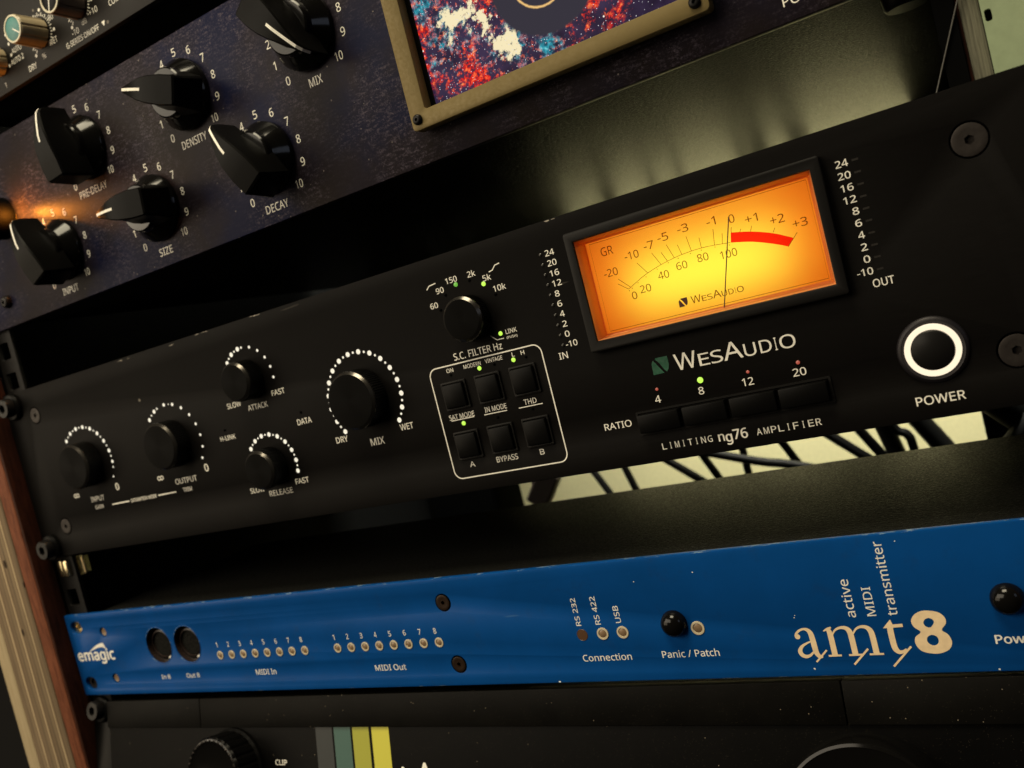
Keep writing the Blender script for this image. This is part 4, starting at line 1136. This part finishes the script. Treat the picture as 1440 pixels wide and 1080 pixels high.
# ================================================================== BUS COMPRESSOR (top left, fluted knobs)
def make_top_unit():
    T = thing('channel_processor', 'charcoal unit at the top left corner with fluted tan and brown knobs', 'audio processor', (241.3, 0, 136.5))
    bm = bmesh.new(); add_box(bm, 0, 482.6, 0, 3.0, 136.5, 180.6, 0.3)
    obj('front_panel', bm, MAT['ssl'], T, smooth=40)
    box('chassis', MAT['chas2'], 23, 459, 3.0, 150, 137.8, 179.4, T, 0.8)

    def fluted(x, zz, body, cap, ang, r=6.4, h=13.0):
        n = 56
        def wob(i, rr, y):
            return -0.75 if (rr > r * 0.9 and i % 7 == 0) else 0
        k = lathe('fluted_knob', [(r * 1.03, -0.3), (r * 1.03, -1.5), (r * 0.98, -h + 0.5), (r * 0.9, -h)], MAT[body], T, (x, 0, zz), n, 22, ang, wob)
        bm = bmesh.new(); add_lathe(bm, [(r * 0.93, -h + 0.3), (r * 0.93, -h - 0.35), (r * 0.82, -h - 0.4), (r * 0.80, -h + 0.1)], 40)
        obj('cap_rim', bm, MAT['rim'], k, (x, 0, zz), smooth=40)
        bm = bmesh.new(); add_lathe(bm, [(r * 0.80, -h - 0.1), (r * 0.74, -h - 0.3), (0, -h - 0.35)], 40)
        c = obj('cap', bm, MAT[cap], k, (x, 0, zz), smooth=40)
        bm = bmesh.new(); add_stroke(bm, [(0, 0.2), (0, r * 0.86)], 0.55, -h - 0.42)
        q = obj('pointer_line', bm, MAT['ink'], k, (x, 0, zz), ang)
        return k
    for o_ in (fluted(105.0, 151.8, 'tan', 'teal', 128), fluted(133.6, 153.8, 'brown', 'plast', 200), fluted(71.5, 151.0, 'tan', 'teal', 40)):
        o_.rotation_euler = (0, 0, 0)

    def scale(x, zz, R_, a0, a1, n, dots=()):
        bm = bmesh.new()
        for i in range(n):
            a = math.radians(a0 + (a1 - a0) * i / (n - 1)); s, c = math.sin(a), math.cos(a)
            l = 1.6 if i % 2 == 0 else 0.9
            add_stroke(bm, [(x + R_ * s, zz + R_ * c), (x + (R_ + l) * s, zz + (R_ + l) * c)], 0.42, -0.05)
        for a in dots:
            a = math.radians(a); add_disc(bm, x + (R_ + 2.6) * math.sin(a), zz + (R_ + 2.6) * math.cos(a), 0.75, -0.05, 14)
        obj('scale_ticks', bm, MAT['ink'], T)
    scale(105.0, 151.8, 7.6, -140, 140, 31, (-140, 20, 100))
    scale(133.6, 153.8, 7.6, -140, 140, 31, (-140, 60, 100))
    bm = bmesh.new()
    for x, zz in ((81.4, 156.0), (81.2, 150.9), (78.0, 146.9), (81.0, 160.6)): add_disc(bm, x, zz, 0.7, -0.05, 14)
    obj('scale_dots', bm, MAT['ink'], T)
    lettering(T, [('80', 114.9, 155.6, 3.4, 2.6), ('WET', 112.4, 145.6, 6.4, 2.6), ('DRY', 94.0, 140.4, 6.0, 2.6), ('%', 103.8, 142.0, 2.4, 2.4)], name='scale_marks', bold=0.008)
    lettering(T, [('+10', 142.8, 147.3, 5.8, 2.6), ('-10', 128.4, 143.6, 4.8, 2.6), ('dB', 135.6, 145.4, 3.4, 2.4)], name='scale_marks', bold=0.008)
    lettering(T, [('1.2', 85.4, 157.0, 4.2, 2.5), ('AUTO', 86.0, 152.0, 7.6, 2.5), ('AUTO 2', 84.6, 147.6, 10.0, 2.5), ('1', 71.4, 139.9, 0.9, 2.4)], name='scale_marks', bold=0.008)
    lettering(T, [('G-SERIES ON/OFF', 132.0, 139.9, 23.5, 2.4)], name='caption', bold=0.012)
    bm = bmesh.new(); bm.faces.new([bm.verts.new((x, -0.05, zz)) for x, zz in ((146.0, 141.0), (148.4, 141.0), (147.2, 138.8))]); obj('arrow_mark', bm, MAT['ink'], T)
    lettering(T, [('COMP', 158.0, 146.2, 9.0, 2.6)], name='caption', bold=0.008)
    return T


make_top_unit()


# ================================================================== BOTTOM UNIT (dusty black, stripes, two big knobs)
def make_bottom_unit():
    T = thing('preamplifier', 'dusty black unit under the blue one with four coloured stripes and two large knobs', 'preamplifier', (0, 0, -182))
    T.rotation_euler = (math.radians(-14), math.radians(-0.30), 0)      # its face leans out towards the bottom
    for xa, xb in ((16.0, 88.6), (88.95, 391.3), (391.65, 482.0)):
        bm = bmesh.new(); add_box(bm, xa, xb, -3.3, 2.9, -181.45, -168.0, 0.35)
        obj('top_strip', bm, MAT['dust'], T, smooth=40)
    box('front_panel', MAT['dust2'], 16.0, 482, -2.2, 2.9, -262, -181.5, T, 0.2)
    box('mounting_ear', MAT['plast'], 0.5, 15.6, -0.2, 2.9, -262, -168.2, T, 0.3)
    box('chassis', MAT['chas2'], 22, 460, 3.0, 180, -260, -169.5, T, 0.8)
    for xa, xb, mt in ((162.9, 172.6, 'slate'), (173.7, 183.2, 'tealstr'), (184.4, 193.6, 'olive'), (195.2, 204.6, 'yellow')):
        box('stripe', MAT[mt], xa, xb, -2.26, -2.21, -261, -181.55, T)
    rack_screw(T, 7.9, -172.2)
    # left knob with notched rim
    x, zz, r = 110.5, -200.2, 17.6
    k = lathe('rotary_knob', [(r + 1.0, -2.3), (r + 1.0, -3.6), (r, -4.4), (r, -15.2), (r - 0.9, -16.2)], MAT['plast'], T, (x, 0, zz), 96, 25, wob=lambda i, rr, y: -0.5 if (i % 4 == 0 and y < -4) else 0)
    bm = bmesh.new(); add_lathe(bm, [(r - 0.9, -16.2), (r - 1.6, -16.4), (r - 3.0, -15.7), (0, -15.5)], 64); obj('cap', bm, MAT['phen'], k, (x, 0, zz), smooth=40)
    bm = bmesh.new()
    for i in range(36):
        a = 2 * math.pi * i / 36; s, c = math.sin(a), math.cos(a); rm = r - 1.6
        u = Vector((c, 0, -s)); w = Vector((s, 0, c)); p = Vector((rm * s, -16.3, rm * c))
        top = bm.verts.new(p + Vector((0, -0.55, 0))); vv = [bm.verts.new(p + u * e * 0.85 + w * g * 0.45) for e, g in ((1, 1), (1, -1), (-1, -1), (-1, 1))]
        for e in range(4): bm.faces.new((vv[e], vv[(e + 1) % 4], top))
    obj('rim_beads', bm, MAT['screw'], k, (x, 0, zz))
    x, zz, r = 394.8, -210.1, 25.9
    lathe('rotary_knob', [(r + 0.4, -2.3), (r + 0.4, -13.0), (r, -14.2), (r - 0.9, -14.5), (r - 1.5, -14.2), (0, -14.0)], MAT['phen'], T, (x, 0, zz), 96, 30)
    lettering(T, [('CLIP', 140.1, -196.8, 7.2, 2.3)], MAT['ink'], 'caption', -2.25, 0.02)
    lettering(T, [('A', 221.6, -199.2, 6.4, 7.0)], MAT['ink'], 'lettering', -2.25, 0.03)
    bm = bmesh.new(); add_disc(bm, 210.2, -198.2, 0.9, -2.25, 14); obj('print_dot', bm, MAT['ink'], T)
    return T


make_bottom_unit()
